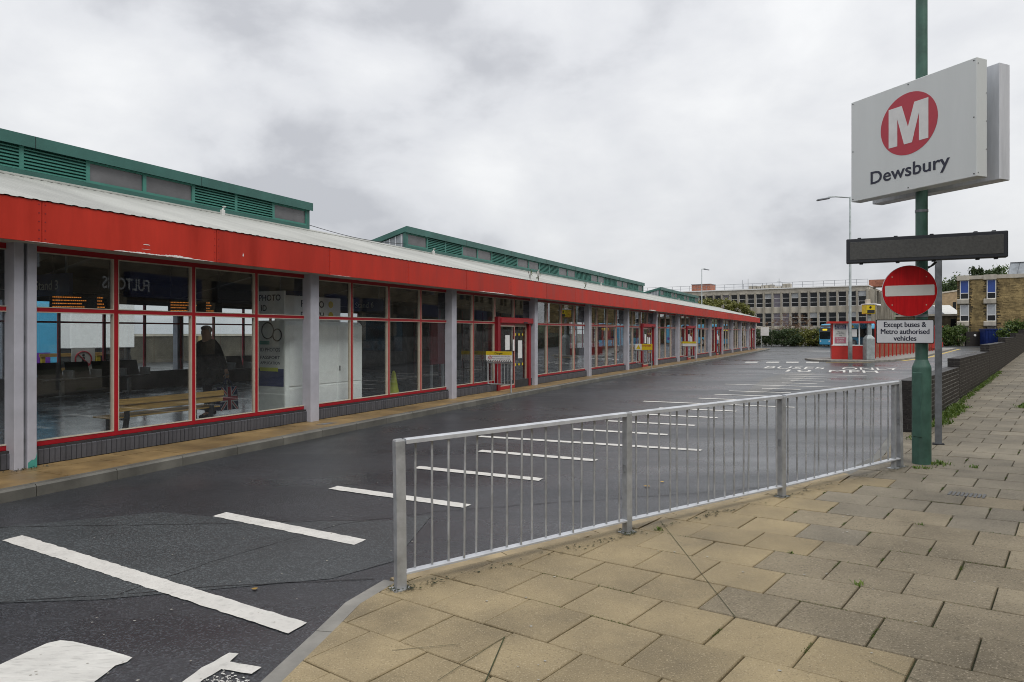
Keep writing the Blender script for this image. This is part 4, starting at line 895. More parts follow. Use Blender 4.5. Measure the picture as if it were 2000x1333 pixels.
# ================================================================== kiosk, enforcement camera, shelter and lamps on the island
isl = struct(MB().prism([(18.6, 41.9), (19.2, 40.9), (21, 40.3), (23.4, 42.0), (29.6, 49.2), (37, 59.3), (48.5, 74.8), (46, 77), (35.5, 63), (27, 52.5), (22, 46.5), (19, 44)], -.02, .12).build('traffic_island', 'kerb'))
kerbs([(19, 44.0), (18.6, 41.9), (19.2, 40.9), (21, 40.3), (23.4, 42.0), (29.6, 49.2), (37, 59.3), (48.5, 74.8)][::-1], 0.13, isl, .128, 'kerb', -.02, .915)
MB().sheet([(24.2, 42.6), (30.1, 49.4), (37.4, 59.3), (48.9, 74.7), (49.1, 74.6), (37.6, 59.1), (30.3, 49.2), (24.4, 42.4)], .006).build('kerb_line', 'yellow_paint', road)
kx0, kx1, ky, kz = 19.9, 22.1, 42.6, .12
ki = thing('kiosk', 'small red information kiosk with white framed windows and a notice on the traffic island', 'kiosk', (19.88, 42.45, kz), R(-23)); KO = Vector((kx0, ky, 0))
def kb(x0, x1, y0, y1, z0, z1, m, name, parent=ki): return MB().box(x0 - KO.x, x1 - KO.x, y0 - KO.y, y1 - KO.y, z0, z1).build(name, m, parent)
kb(kx0, kx1, ky, ky + 2.0, 0, .84, 'kiosk_red', 'base_panel'); kb(kx0 - .25, kx1 + .15, ky - .25, ky + 2.2, 2.22, 2.34, 'kiosk_red', 'roof')
for x in (kx0, kx0 + .86, kx0 + 1.5, kx1 - .07): kb(x, x + .07, ky, ky + .07, .84, 2.22, 'white' if x != kx0 else 'kiosk_red', 'mullion')
kb(kx0, kx1, ky - .02, ky + .06, .84, .90, 'white', 'sill'); kb(kx0, kx0 + .07, ky + 1.9, ky + 2.0, .84, 2.22, 'kiosk_red', 'mullion'); kb(kx1 - .07, kx1, ky + 1.9, ky + 2.0, .84, 2.22, 'kiosk_red', 'mullion')
kb(kx0 + .07, kx0 + .86, ky + .03, ky + .04, .90, 2.22, 'white', 'notice_board')
kb(kx0 + .17, kx0 + .80, ky + .015, ky + .03, .98, 2.18, 'off_white', 'notice'); kb(kx0 + .17, kx0 + .80, ky + .010, ky + .015, 1.85, 2.15, 'navy', 'notice_header'); kb(kx0 + .17, kx0 + .80, ky + .010, ky + .015, .99, 1.36, 'pink', 'notice_footer')
for s_, z, sz, m in (('Dewsbury', 2.03, .12, 'white'), ('Bus Station', 1.90, .12, 'white'), ('This is a', 1.66, .10, 'ink'), ('smoke free', 1.55, .10, 'ink'), ('area', 1.44, .10, 'ink'), ('No smoking', 1.27, .09, 'white'), ('or vaping', 1.16, .09, 'white'), ('permitted', 1.05, .09, 'white')):
    text_on(s_, sz, Vector((.485, .009, z)), (1, 0, 0), (0, 0, 1), ki, m, 'notice_lettering', bold=.001)
kb(kx0 + .93, kx0 + 1.5, ky + .03, ky + .04, .90, 2.22, 'glass', 'pane'); kb(kx0 + 1.57, kx1 - .07, ky + .03, ky + .04, .90, 2.22, 'glass_tint', 'pane')
kb(kx0 + .03, kx0 + .04, ky + .07, ky + 1.9, .9, 2.2, 'glass', 'pane'); kb(kx1 - .04, kx1 - .03, ky + .07, ky + 1.9, .9, 2.2, 'glass', 'pane'); kb(kx0 + .07, kx1 - .07, ky + 1.95, ky + 1.96, .9, 2.2, 'glass_tint', 'pane')
kb(kx0 + 1.08, kx0 + 1.40, ky + .022, ky + .029, 1.40, 1.85, 'white', 'notice')
o = MB().add([(-.12, 0, 0), (.12, 0, 0), (0, 0, .2)], [(0, 1, 2)]).build('warning_sticker', 'yellow', ki, loc=(1.15, .02, 1.95))
ec = thing('enforcement_camera', 'yellow enforcement camera on a grey steel cabinet beside the kiosk', 'camera', (21.72, 41.55, .12))
MB().bbox(-.26, .26, -.24, .24, 0, 1.28, .02).build('cabinet', 'lamp_grey', ec); MB().add([(sx * a, sy * a * .92, z) for a, z in ((.26, 1.28), (.11, 1.50)) for sx, sy in ((-1, -1), (1, -1), (1, 1), (-1, 1))], [(0, 1, 5, 4), (1, 2, 6, 5), (2, 3, 7, 6), (3, 0, 4, 7), (4, 5, 6, 7)]).build('cabinet_top', 'lamp_grey', ec)
MB().bbox(-.09, .09, -.09, .09, 1.48, 2.62, .02).build('mast', 'lamp_grey', ec); MB().cyl((0, 0, 2.60), (0, 0, 2.78), .13, .10, 12).build('collar', 'lamp_grey', ec)
hd = MB().bbox(-.30, .26, -.28, .28, 2.78, 3.34, .03).build('camera_head', 'yellow', ec); MB().box(-.24, .20, -.294, -.28, 2.84, 3.02).build('grille', 'interior_dark', hd); MB().cyl((-.05, -.28, 3.18), (-.05, -.30, 3.18), .07, n=14).build('lens', 'black', hd)
MB().bbox(-.34, .30, -.32, .30, 3.342, 3.40, .01).build('hood', 'white', hd); MB().bbox(-.20, .06, -.1, .1, 3.402, 3.66, .02).build('sensor_box', 'cream', hd); MB().cyl((.3, -.1, 3.36), (.62, -.18, 3.30), .06, n=10).build('side_camera', 'white', hd)
# long red shelter with upright posts
shA, shB = Vector((23.2, 43.6)), Vector((42.4, 67.2)); sd = (shB - shA).normalized(); shl = (shB - shA).length
sh = thing('waiting_shelter', 'long red steel queue barrier with upright posts and low brick wall behind the kiosk', 'shelter', (shA.x, shA.y, .12), math.atan2(sd.y, sd.x))
q = 0.0
while q < shl: MB().box(q - .035, q + .035, -.035, .035, 0, 2.2).build('post', 'kiosk_red', sh); q += 1.4
MB().box(-.1, shl, -.04, .04, 2.2, 2.32).build('top_beam', 'kiosk_red', sh); MB().box(-.1, shl, .5, .72, 0, 1.0).build('low_wall', 'red_brick', sh); MB().box(shl - 7, shl, -.02, .02, .25, .75).build('infill_panel', 'kiosk_red', sh); MB().box(0, shl, -.02, .02, 1.02, 1.07).build('hand_rail', 'kiosk_red', sh)
def lamp(name, label, x, y, h, arm, r, zb=.0, m='lamp_grey'):
    t = thing(name, label, 'street lamp', (x, y, zb), 0, 'street lamps over the bus lanes')
    MB().lathe([(r * 1.5, 0), (r * 1.5, 1.3), (r, 1.5), (r * .62, h)], 12).build('column', m, t, smooth=True)
    d = Vector(arm).normalized(); ln = Vector(arm).length
    MB().tube([(0, 0, h - .05), (d.x * ln * .55, d.y * ln * .55, h + .03), (d.x * ln * .8, d.y * ln * .8, h + .02)], r * .45, 8).build('arm', m, t)
    a = MB().bbox(-.38, .38, -.13, .13, -.05, .05, .03); c = Vector((d.x * ln * 1.0, d.y * ln * 1.0, h - .04)); an = math.atan2(d.y, d.x)
    a.v = [tuple(c + Vector((math.cos(an) * x - math.sin(an) * y_, math.sin(an) * x + math.cos(an) * y_, z - abs(x + .38) * .16))) for x, y_, z in a.v]; a.build('lamp_head', 'galv_dark', t); return t
lamp('street_lamp', 'tall grey street lamp on the island in front of the kiosk', 20.68, 41.75, 9.95, (-1.55, .2, 0), .085, .12)
lamp('street_lamp', 'distant street lamp rising behind the station roof with short arm to the right', 25.3, 91.0, 10.3, (.6, -.05, 0), .08)
lamp('street_lamp', 'street lamp column seen between the no entry sign and the bare steel post', 36.6, 60.3, 9.9, (-1.0, .3, 0), .10, 0)
# sign at the far end of the hall
es = thing('lane_sign', 'small pale sign board on a post at the far end of the station', 'sign', bw(75.2, 8.5, .12)); MB().cyl((0, 0, 0), (0, 0, 2.2), .04, n=8).build('post', 'lamp_grey', es); MB().box(-.1, .75, -.08, -.05, 1.35, 2.25).build('board', 'off_white', es)

# ================================================================== single deck buses
def make_bus(name, label, loc, rz):
    t = thing(name, label, 'bus', loc, rz, 'blue single deck buses'); Lb, W2, H = 11.2, 1.23, 2.9
    def ring(x, yk, zlo, zhi, rr=.22):
        P = []
        for cy, cz, a in ((W2 * yk - rr, zhi - rr, 0), (-W2 * yk + rr, zhi - rr, 90), (-W2 * yk + .08, zlo + .08, 180), (W2 * yk - .08, zlo + .08, 270)):
            q = rr if a < 180 else .08; P += [(x, cy + q * math.cos(R(a + i * 30)), cz + q * math.sin(R(a + i * 30))) for i in range(4)]
        return P
    secs = [ring(0, 1, .32, H - .1), ring(.15, 1, .3, H), ring(Lb - .9, 1, .3, H), ring(Lb - .35, .97, .28, H - .06), ring(Lb - .06, .88, .3, H - .45, .3), ring(Lb, .8, .36, H - 1.0, .3)]
    v = [p for s_ in secs for p in s_]; n = 16; fs = [tuple(range(n - 1, -1, -1)), tuple(5 * n + i for i in range(n))] + [(k * n + i, k * n + (i + 1) % n, (k + 1) * n + (i + 1) % n, (k + 1) * n + i) for k in range(5) for i in range(n)]
    body = MB().add(v, fs).build('body', 'bus_blue', t, smooth=False)
    MB().box(.3, Lb - 1.2, -W2 - .004, W2 + .004, 2.42, 2.68).build('roof_band', 'bus_light', t)
    for s_ in (-1, 1):
        for i in range(5): MB().box(.9 + i * 1.62, 2.44 + i * 1.62, s_ * W2 - .006, s_ * W2 + .006, 1.2, 2.3).build('window', 'dark_glass', t)
        MB().box(.25, 1.3, s_ * W2 - .004, s_ * W2 + .004, .75, 1.12).build('livery_panel', 'bus_purple', t)
        for x in (2.4, 8.1):
            wl = MB().cyl((x, s_ * (W2 - .28), .48), (x, s_ * (W2 + .01), .48), .48, n=20).build('wheel', 'tyre', t); MB().cyl((x, s_ * (W2 + .01), .48), (x, s_ * (W2 + .02), .48), .27, n=16).build('rim', 'galv', wl)
    MB().box(Lb - 2.2, Lb - 1.05, -W2 - .010, -W2 + .008, .38, 2.4).build('door', 'dark_glass', t)
    ws = MB(); P = []
    for z, x, yk in ((1.0, Lb + .006, .74), (1.35, Lb + .012, .79), (1.9, Lb + .008, .79), (2.35, Lb - .03, .82), (2.72, Lb - .20, .80)): P += [(x, -W2 * yk, z), (x + .02, 0, z), (x, W2 * yk, z)]
    ws.add(P, [(3 * k + i, 3 * k + i + 1, 3 * k + i + 4, 3 * k + i + 3) for k in range(4) for i in range(2)]).build('windscreen', 'dark_glass', t)
    MB().box(Lb - .06, Lb + .025, -.4, .4, 2.05, 2.26).build('destination_display', 'yellow_led', t)
    for s_ in (-1, 1): MB().cyl((Lb - .03, s_ * .78, .72), (Lb + .03, s_ * .78, .72), .11, n=12).build('headlight', 'white', t)
    MB().box(-.02, .02, -.95, .95, 1.5, 2.35).build('rear_window', 'dark_glass', t); 
    for s_ in (-1, 1): MB().box(-.015, .02, s_ * .98 - .08, s_ * .98 + .08, .8, 1.25).build('tail_light', 'metro_red', t)
    return t
make_bus('bus', 'blue single deck bus nosing out from behind the kiosk in front of the hedge', (49.6, 87.2, 0), math.pi + R(14))
busB = [('blue bus parked behind the hall, seen through the nearest glazing', 13.2, 24.2, 0), ('blue bus behind the hall, seen through the middle bays beyond the second door', 82.0, 24.0, math.pi), ('blue bus behind the hall, seen through the furthest bays', 97.0, 24.0, math.pi)]
for lb, s, D, a in busB: make_bus('bus', lb, bw(s, D), TH_B + math.pi if a == 0 else TH_B + math.pi)

# ================================================================== inside the hall
def hall(name, label, cat, s, D, rz=0.0, group=None): return thing(name, label, cat, bw(s, D, FZ), TH_B + rz, group)
bn = hall('wooden_bench', 'slatted wooden bench with dark metal legs inside the nearest glazed bay', 'bench', 7.55, 10.25)
bn.scale = (1, 1, .72)
for z, y, h in ((.62, -.24, .10), (.76, -.27, .10)): MB().bbox(-1.0, 1.0, y - .02, y + .02, z - .05, z + h - .02, .008).build('back_slat', 'wood', bn)
for y in (-.14, -.02, .10, .22): MB().bbox(-1.0, 1.0, y - .05, y + .05, .42, .455, .008).build('seat_slat', 'wood', bn)
for x in (-.78, .78):
    MB().yzprism([(-.20, 0), (-.13, 0), (-.21, .45), (-.225, .86), (-.25, .86), (-.26, .42)], x - .03, x + .03).box(x - .03, x + .03, -.22, .26, .37, .418).box(x - .03, x + .03, .18, .24, 0, .37).build('leg', 'interior_dark', bn)
for i, (s, lb) in enumerate(((11.3, 'row of black metal seats by the back windows in the nearest bay'), (16.4, 'row of black metal seats by the back windows behind the walking person'), (25.0, 'row of black metal seats by the back windows beyond the photo booth'), (32.5, 'row of black metal seats by the back windows past the first door'))):
    t = hall('seat_row', lb, 'seat', s, 17.95, 0, 'seat rows by the back windows')
    for x in (-.9, .9): MB().box(x - .04, x + .04, -.04, .04, 0, .40).box(x - .12, x + .12, -.15, .15, 0, .02).build('pedestal', 'galv', t)
    MB().box(-1.35, 1.35, -.03, .03, .38, .42).build('beam', 'seat_metal', t)
    for x in (-1.05, -.35, .35, 1.05):
        MB().bbox(x - .30, x + .30, -.24, .22, .43, .455, .01).build('seat', 'seat_metal', t); MB().yzprism([(.20, .46), (.22, .46), (.36, .86), (.34, .86)], x - .30, x + .30).build('backrest', 'seat_metal', t)
        MB().box(x + .31, x + .345, -.2, .22, .46, .66).build('armrest', 'galv', t)
# photo booth behind the second column
pb_ = hall('photo_booth', 'white photo booth with identity photo posters standing behind the second column', 'photo booth', 10.2, 9.75)
MB().bbox(-.75, 1.50, -.36, .36, 0, 1.84, .07).build('cabin', 'booth_white', pb_)
for x0, x1 in ((-.68, .62), (.66, 1.40)): MB().box(x0, x1, -.372, -.360, .62, 1.74).build('back_panel', 'booth_white', pb_); MB().box(x0, x1, -.370, -.360, .08, .58).build('back_panel', 'booth_white', pb_)
MB().box(.70, .72, -.385, -.372, .85, .95).build('latch', 'black', pb_)
hs = MB().box(-.75, 1.05, -.10, -.07, 1.845, 2.34).build('header_board', 'white', pb_); text_on('PHOTO', .19, (.22, -.101, 2.13), (1, 0, 0), (0, 0, 1), hs, 'ink', bold=.004); text_on('BOOTH', .19, (.22, -.101, 1.90), (1, 0, 0), (0, 0, 1), hs, 'ink', bold=.004)
for z in (1.98, 2.2): MB().cyl((.75, -.101, z), (.75, -.106, z), .07, n=14).build('coloured_dot', 'yellow', hs)
sb = MB().box(-.79, -.755, -.34, .34, .05, 1.85).build('side_poster', 'poster', pb_)
def on_side(s_, z, sz, m, wd=None): return text_on(s_, sz, (-.7905, 0, z), (0, -1, 0), (0, 0, 1), sb, m, 'poster_lettering', bold=.001, width=wd)
MB().box(-.793, -.79, -.34, .34, .62, .95).build('poster_panel', 'navy', sb); MB().box(-.795, -.793, -.20, .26, .90, .97).build('poster_panel', 'lime', sb); MB().box(-.793, -.79, .02, .27, 1.40, 1.47).build('poster_panel', 'leaf_green' if False else 'green_light', sb)
on_side('ID PHOTOS', 1.27, .10, 'ink', .5); on_side('PASSPORT', 1.13, .085, 'ink', .5); on_side('APPLICATION', 1.03, .075, 'ink', .5)
for y, z, r_ in ((.06, 1.66, .15), (-.18, 1.58, .11)):
    b = MB(); P = [(-.796, y + r_ * math.cos(a), z + r_ * math.sin(a)) for a in np.linspace(0, 6.283, 22)]; b.tube(P, .011, 5); b.build('wheel_picture', 'black', sb)
hb = MB().box(-.80, -.76, -.36, .34, 1.97, 2.40).build('side_header', 'white', pb_); text_on('PHOTO', .16, (-.801, 0, 2.22), (0, -1, 0), (0, 0, 1), hb, 'ink', bold=.003); text_on('ID', .16, (-.801, .15, 2.03), (0, -1, 0), (0, 0, 1), hb, 'ink', bold=.003)
of_ = hall('darkening_box', 'dark enclosed office block with maroon frames along the back of the hall', 'office', 31, 17.0)  # added dark volume, put in to darken the view through the middle bays
MB().box(-8.5, 9, -1.1, 1.35, 0, 2.68).build('box_wall', 'interior_dark', of_)
for x in np.arange(-8, 8.5, 1.9):
    MB().box(x, x + 1.3, -1.13, -1.10, .9, 2.1).build('box_window', 'dark_glass', of_); MB().box(x - .06, x, -1.15, -1.10, 0, 2.6).build('box_post', 'maroon', of_)
for x, m in ((-6.1, 'off_white'), (-2.3, 'off_white'), (1.5, 'yellow'), (3.4, 'off_white')): MB().box(x + .2, x + .8, -1.16, -1.14, 1.2, 1.8).build('box_poster', m, of_)
MB().box(-8.54, -8.5, -.9, 1.2, .9, 2.2).build('box_window', 'dark_glass', of_)
cn = hall('traffic_cone', 'lime yellow traffic cone standing on the hall floor', 'cone', 14.0, 10.3); MB().lathe([(.16, .035), (.145, .06), (.05, .60), (.03, .66), (.02, .67)], 16).build('cone_body', 'cone', cn, smooth=True); MB().bbox(-.2, .2, -.2, .2, 0, .04, .01).build('base', 'cone', cn)
mb_ = hall('maroon_board', 'maroon freestanding board inside the hall just before the first door', 'board', 16.0, 10.3); MB().bbox(-.35, .35, -.03, .03, .75, 1.95, .01).build('panel', 'maroon', mb_); MB().box(-.32, -.27, -.03, .03, 0, .75).box(.27, .32, -.03, .03, 0, .75).build('leg', 'galv', mb_)
for i, (s, D, tx) in enumerate(((11.98, 11.6, 'Stand 5'), (15.5, 12.4, 'Stand 6'), (6.74, 12.0, 'Stand 3'))):
    t = thing('stand_sign', ['navy hanging stand sign in front of the photo booth', 'navy hanging stand sign beyond the photo booth', 'navy hanging stand sign in the nearest bay beside the double column', 'navy hanging stand sign deep in the hall behind the wooden bench'][i], 'sign', bw(s, D, 2.36), TH_B, 'hanging stand signs'); p_ = MB().box(-.03, .03, -.62, .62, 0, .36).build('panel', 'navy', t); MB().box(-.01, .01, -.5, -.47, .36, 1.4).box(-.01, .01, .47, .5, .36, 1.4).build('hanger', 'galv_dark', t)
    text_on(tx, .22, (-.031, 0, .10), (0, -1, 0), (0, 0, 1), p_, 'off_white', bold=.002)
for i, (s, D) in enumerate(((8.06, 13.2), (10.54, 13.2))):
    t = thing('departure_board', ['dark departure board with orange lines hanging in the nearest bay, left of the two', 'dark departure board with orange lines hanging above the walking person'][i], 'display', bw(s, D, 2.19), TH_B - .6, 'departure boards'); MB().box(-.55, .55, -.06, .06, 0, .30).build('case', 'black', t); MB().box(-.5, -.47, -.02, .02, .36, 1.5).box(.47, .5, -.02, .02, .36, 1.5).build('hanger', 'interior_dark', t)
    b = MB(); rs = random.Random(i)
    for r_ in range(4):
        for x0, x1 in ((-.5, -.5 + rs.uniform(.3, .55)), (.22, .22 + rs.uniform(.06, .14))):
            x = x0
            while x < x1: w_ = rs.uniform(.012, .03); b.box(x, x + w_, -.064, -.0605, .04 + r_ * .06, .058 + r_ * .06); x += w_ + .008
    b.build('text_line', 'orange_led', t)
# person walking with a flag carrier bag
pr = hall('person', 'person in a black coat walking through the hall holding a flag patterned bag', 'person', 9.16, 11.1, math.pi)
def skin_mesh(name, m, V, Eg, rad, parent, root=0, sub=2):
    me = bpy.data.meshes.new(name); me.from_pydata(V, Eg, []); me.materials.append(MATS[m]); o = link(name, me, parent)
    sm = o.modifiers.new('skin', 'SKIN'); sm.use_smooth_shade = True
    for i, r_ in enumerate(rad): me.skin_vertices[0].data[i].radius = r_ if isinstance(r_, tuple) else (r_, r_); me.skin_vertices[0].data[i].use_root = (i == root)
    ss = o.modifiers.new('sub', 'SUBSURF'); ss.levels = ss.render_levels = sub; return o
# local x = walking direction, y = his left is +y... feet on the floor
V = [(0, 0, .92), (0, 0, 1.10), (.01, 0, 1.30), (.02, 0, 1.43), (.04, 0, 1.49), (.06, 0, 1.575), (.065, 0, 1.72),
     (.02, .18, 1.40), (-.08, .25, 1.12), (-.17, .27, .90), (-.20, .27, .82), (.02, -.18, 1.40), (.0, -.25, 1.12), (.10, -.24, .90), (.12, -.24, .82),
     (0, .09, .88), (.12, .10, .50), (.10, .10, .09), (.24, .10, .04), (0, -.09, .88), (-.05, -.10, .50), (-.22, -.10, .12), (-.11, -.10, .04)]
E_ = [(0, 1), (1, 2), (2, 3), (3, 4), (4, 5), (5, 6), (3, 7), (7, 8), (8, 9), (9, 10), (3, 11), (11, 12), (12, 13), (13, 14), (0, 15), (15, 16), (16, 17), (17, 18), (0, 19), (19, 20), (20, 21), (21, 22)]
rad = [(.15, .12), (.15, .12), (.17, .13), (.10, .09), .065, (.095, .09), (.105, .10), .07, .05, .035, .038, .07, .05, .035, .038, .09, .06, .045, .04, .09, .06, .045, .04]
skin_mesh('body', 'skin', V, E_, rad, pr)
Vc = [(0, 0, .78), (0, 0, .95), (0, 0, 1.12), (.01, 0, 1.30), (.02, 0, 1.43), (.04, 0, 1.49), (.02, .19, 1.40), (-.08, .26, 1.12), (-.165, .275, .91), (.02, -.19, 1.40), (.0, -.265, 1.12), (.10, -.255, .89)]
skin_mesh('coat', 'coat', Vc, [(0, 1), (1, 2), (2, 3), (3, 4), (4, 5), (4, 6), (6, 7), (7, 8), (4, 9), (9, 10), (10, 11)], [(.20, .17), (.20, .17), (.195, .16), (.20, .155), (.13, .11), (.075, .08), .095, .07, .055, .095, .07, .055], pr, 1)
skin_mesh('trousers', 'trousers', [(0, 0, .90), (0, .09, .86), (.12, .10, .50), (.10, .10, .08), (0, -.09, .86), (-.05, -.10, .50), (-.21, -.10, .13)], [(0, 1), (1, 2), (2, 3), (0, 4), (4, 5), (5, 6)], [(.16, .13), .11, .08, .065, .11, .08, .065], pr)
for s_, pts in ((1, [(.03, 0, .07), (.14, 0, .045), (.25, 0, .03)]), (-1, [(0, 0, 0), (.10, 0, 0), (.2, 0, -.02)])):
    base = Vector((.05, .10, 0)) if s_ == 1 else Vector((-.25, -.10, .06)); skin_mesh('shoe', 'black', [tuple(base + Vector(p)) for p in pts], [(0, 1), (1, 2)], [.05, .045, .032], pr)
hm = bmesh.new(); bmesh.ops.create_icosphere(hm, subdivisions=3, radius=1.0)
for v_ in hm.verts: v_.co = Vector((.055 + v_.co.x * .112, v_.co.y * .100, 1.68 + v_.co.z * .085))
bmesh.ops.delete(hm, geom=[v_ for v_ in hm.verts if v_.co.z < (1.61 if v_.co.x < .04 else 1.61 + (v_.co.x - .04) * 1.0)], context='VERTS'); hme = bpy.data.meshes.new('hair'); hm.to_mesh(hme); hm.free(); hme.materials.append(MATS['hair']); link('hair', hme, pr)
for s_, hx, hy, hz in ((1, -.20, .27, .82), (-1, .12, -.245, .81)):      # fingers curled round the bag handle, the other hand hanging
    for q in range(5):
        if q == 4: P = [(hx + .01, hy - s_ * .02, hz), (hx + .045, hy - s_ * .045, hz - .03), (hx + .05, hy - s_ * .04, hz - .06)]
        else: P = [(hx - .03 + q * .02, hy, hz - .02), (hx - .028 + q * .02, hy + s_ * .012, hz - .065), (hx - .026 + q * .02, hy - s_ * .012, hz - .088 + (.01 if q in (0, 3) else 0))]
        skin_mesh('finger', 'skin', P, [(0, 1), (1, 2)], [.010, .009, .007], pr, 0, 1)
pl_ = pr.matrix_basis
hand = Matrix.Translation(pr.location) @ Matrix.Rotation(TH_B + math.pi, 4, 'Z') @ Vector((-.20, .27, .755))
bg_ = thing('carrier_bag', 'carrier bag printed with a red, white and blue flag in the walking person\'s hand', 'bag', (hand.x, hand.y, hand.z - .62), TH_B); bg_.scale = (1.1, 1.1, 1.1)
MB().add([(-.20, -.06, 0), (.20, -.06, 0), (.20, .06, 0), (-.20, .06, 0), (-.17, -.045, .40), (.17, -.045, .40), (.17, .045, .40), (-.17, .045, .40)], [(3, 2, 1, 0), (0, 1, 5, 4), (1, 2, 6, 5), (2, 3, 7, 6), (3, 0, 4, 7), (4, 5, 6, 7)]).build('bag_body', 'navy', bg_)
def bagq(P, m, ly): V = [(x, -.06 + .0375 * z - ly, z) for x, z in P]; MB().add(V, [tuple(range(len(P)))]).build('flag_stripe', m, bg_)
bagq([(-.19, 0), (-.14, 0), (.165, .36), (.165, .40), (.13, .40), (-.18, .04)], 'white', .002); bagq([(.19, 0), (.14, 0), (-.165, .36), (-.165, .40), (-.13, .40), (.18, .04)], 'white', .0025)
bagq([(-.19, 0), (-.165, 0), (.165, .385), (.165, .40), (.15, .40)], 'metro_red', .003); bagq([(.19, 0), (.165, 0), (-.165, .385), (-.165, .40), (-.15, .40)], 'metro_red', .0035)
bagq([(-.055, 0), (.055, 0), (.055, .40), (-.055, .40)], 'white', .004); bagq([(-.19, .145), (.19, .145), (.175, .255), (-.175, .255)], 'white', .0045); bagq([(-.033, 0), (.033, 0), (.033, .40), (-.033, .40)], 'metro_red', .005); bagq([(-.188, .167), (.188, .167), (.177, .233), (-.177, .233)], 'metro_red', .0055)
for y in (-.04, .04): MB().tube([(-.08, y, .39), (-.05, y * .5, .50), (0, 0, .56), (.05, y * .5, .50), (.08, y, .39)], .009, 6).build('handle', 'navy', bg_)
# barriers in front of the doors
for i, (s, lb) in enumerate(((16.55, 'steel hoop barrier with a yellow and white danger board by the nearest door'), (31.0, 'barrier with a warning triangle and yellow danger board by the second door'), (40.9, 'barrier with a pale yellow board by the third door'))):
    t = thing('danger_barrier', lb, 'barrier', bw(s, 8.64, .122), TH_B, 'barriers in front of the doors')
    for y in (-.36, .36): MB().cyl((0, y, 0), (0, y, 1.10), .022, n=10).build('post', 'galv', t)
    MB().cyl((0, -.36, .22), (0, .36, .22), .016, n=8).build('rail', 'galv', t); MB().cyl((0, -.36, .80), (0, .36, .80), .016, n=8).build('rail', 'galv', t)
    for q in range(6): MB().cyl((0, -.26 + q * .104, .22), (0, -.26 + q * .104, .80), .008, n=6).build('bar', 'galv', t)
    bd = MB().box(-.04, -.024, -.40, .40, .84, 1.12).build('board', 'white' if i != 1 else 'yellow', t)
    if i == 0:
        MB().box(-.043, -.0401, -.40, .40, 1.02, 1.12).build('board_band', 'yellow', bd); text_on('Danger', .085, (-.0435, 0, 1.04), (0, -1, 0), (0, 0, 1), bd, 'black', bold=.001)
        text_on('No pedestrians beyond this point', .045, (-.041, -.07, .965), (0, -1, 0), (0, 0, 1), bd, 'ink', width=.56); text_on('Please use designated crossings', .045, (-.041, -.07, .905), (0, -1, 0), (0, 0, 1), bd, 'ink', width=.56)
        for q in range(14): y = -.38 + q * .056; MB().add([(-.0412, y, .842), (-.0412, y + .026, .842), (-.0412, y + .046, .878), (-.0412, y + .02, .878)], [(0, 3, 2, 1)]).build('hazard_stripe', 'black', bd)
        ring_ = MB(); ring_.tube([(-.043, .27 + .045 * math.cos(a), .95 + .045 * math.sin(a)) for a in np.linspace(0, 6.283, 18)], .007, 5); ring_.tube([(-.043, .27 - .032, .95 + .032), (-.043, .27 + .032, .95 - .032)], .006, 5); ring_.build('prohibition_ring', 'metro_red', bd)
    elif i == 1:
        MB().box(-.043, -.0401, .10, .40, .84, 1.12).build('board_panel', 'white', bd); MB().add([(-.045, .36, .87), (-.045, .14, .87), (-.045, .25, 1.09)], [(0, 1, 2)]).build('warning_triangle', 'yellow', bd); text_on('DANGER', .10, (-.0405, -.15, 1.0), (0, -1, 0), (0, 0, 1), bd, 'metro_red', bold=.002, width=.42)
    else: MB().box(-.043, -.0401, -.40, .40, 1.0, 1.12).build('board_band', 'yellow', bd)
# prohibition board and yellow rails out on the far apron
pbd = thing('prohibition_board', 'white no pedestrians board on yellow rails outside the back windows', 'sign', bw(12.3, 20.7, .0), TH_B); MB().box(-.9, .9, .0, .06, .62, .72).build('rail', 'wood', pbd); MB().box(-.9, .9, .0, .06, 1.05, 1.15).build('rail', 'wood', pbd); MB().box(-.85, -.75, .02, .1, 0, 1.15).box(.75, .85, .02, .1, 0, 1.15).build('post', 'yellow', pbd)
MB().box(-.05, .65, -.03, -.01, .6, 1.3).build('board', 'off_white', pbd); b = MB(); b.tube([(.3 + .24 * math.cos(a), -.035, .95 + .24 * math.sin(a)) for a in np.linspace(0, 6.283, 26)], .022, 6); b.tube([(.3 - .17, -.035, 1.12), (.3 + .17, -.035, .78)], .02, 6); b.build('prohibition_ring', 'metro_red', pbd); MB().box(.26, .34, -.034, -.031, .8, 1.02).cyl((.3, -.03, 1.08), (.3, -.036, 1.08), .04, n=10).build('walking_figure', 'black', pbd)
mat('wall_weathered', (0.085, 0.075, 0.055), 0.9, 0.3, 0.8)
# ================================================================== back apron: stone wall, pale trailer
bwl = thing('boundary_wall', 'stone boundary wall across the back apron, seen through the hall', 'wall', bw(30, 37, 0), TH_B)
MB().box(-60, 62, 0, .5, 0, 1.55).build('stone_face', 'wall_weathered', bwl); MB().box(-60, 62, -.05, .55, 1.55, 1.66).build('coping', 'concrete', bwl)
for k in range(-10, 11): MB().box(k * 6 - .3, k * 6 + .3, -.12, 0, 0, 1.55).build('pier', 'sandstone', bwl)
trl = thing('white_trailer', 'white trailer parked behind the hall beyond the bus lanes', 'trailer', bw(21, 34, 0), TH_B); MB().bbox(-1.6, 1.6, -1.2, 1.2, 1.0, 3.3, .04).build('box_body', 'white', trl); MB().box(-1.5, 1.5, -1.0, 1.0, .7, 1.0).build('chassis', 'interior_dark', trl)
for x in (-1, 1): MB().cyl((x, -1.2, .42), (x, 1.2, .42), .42, n=16).build('wheel', 'tyre', trl)

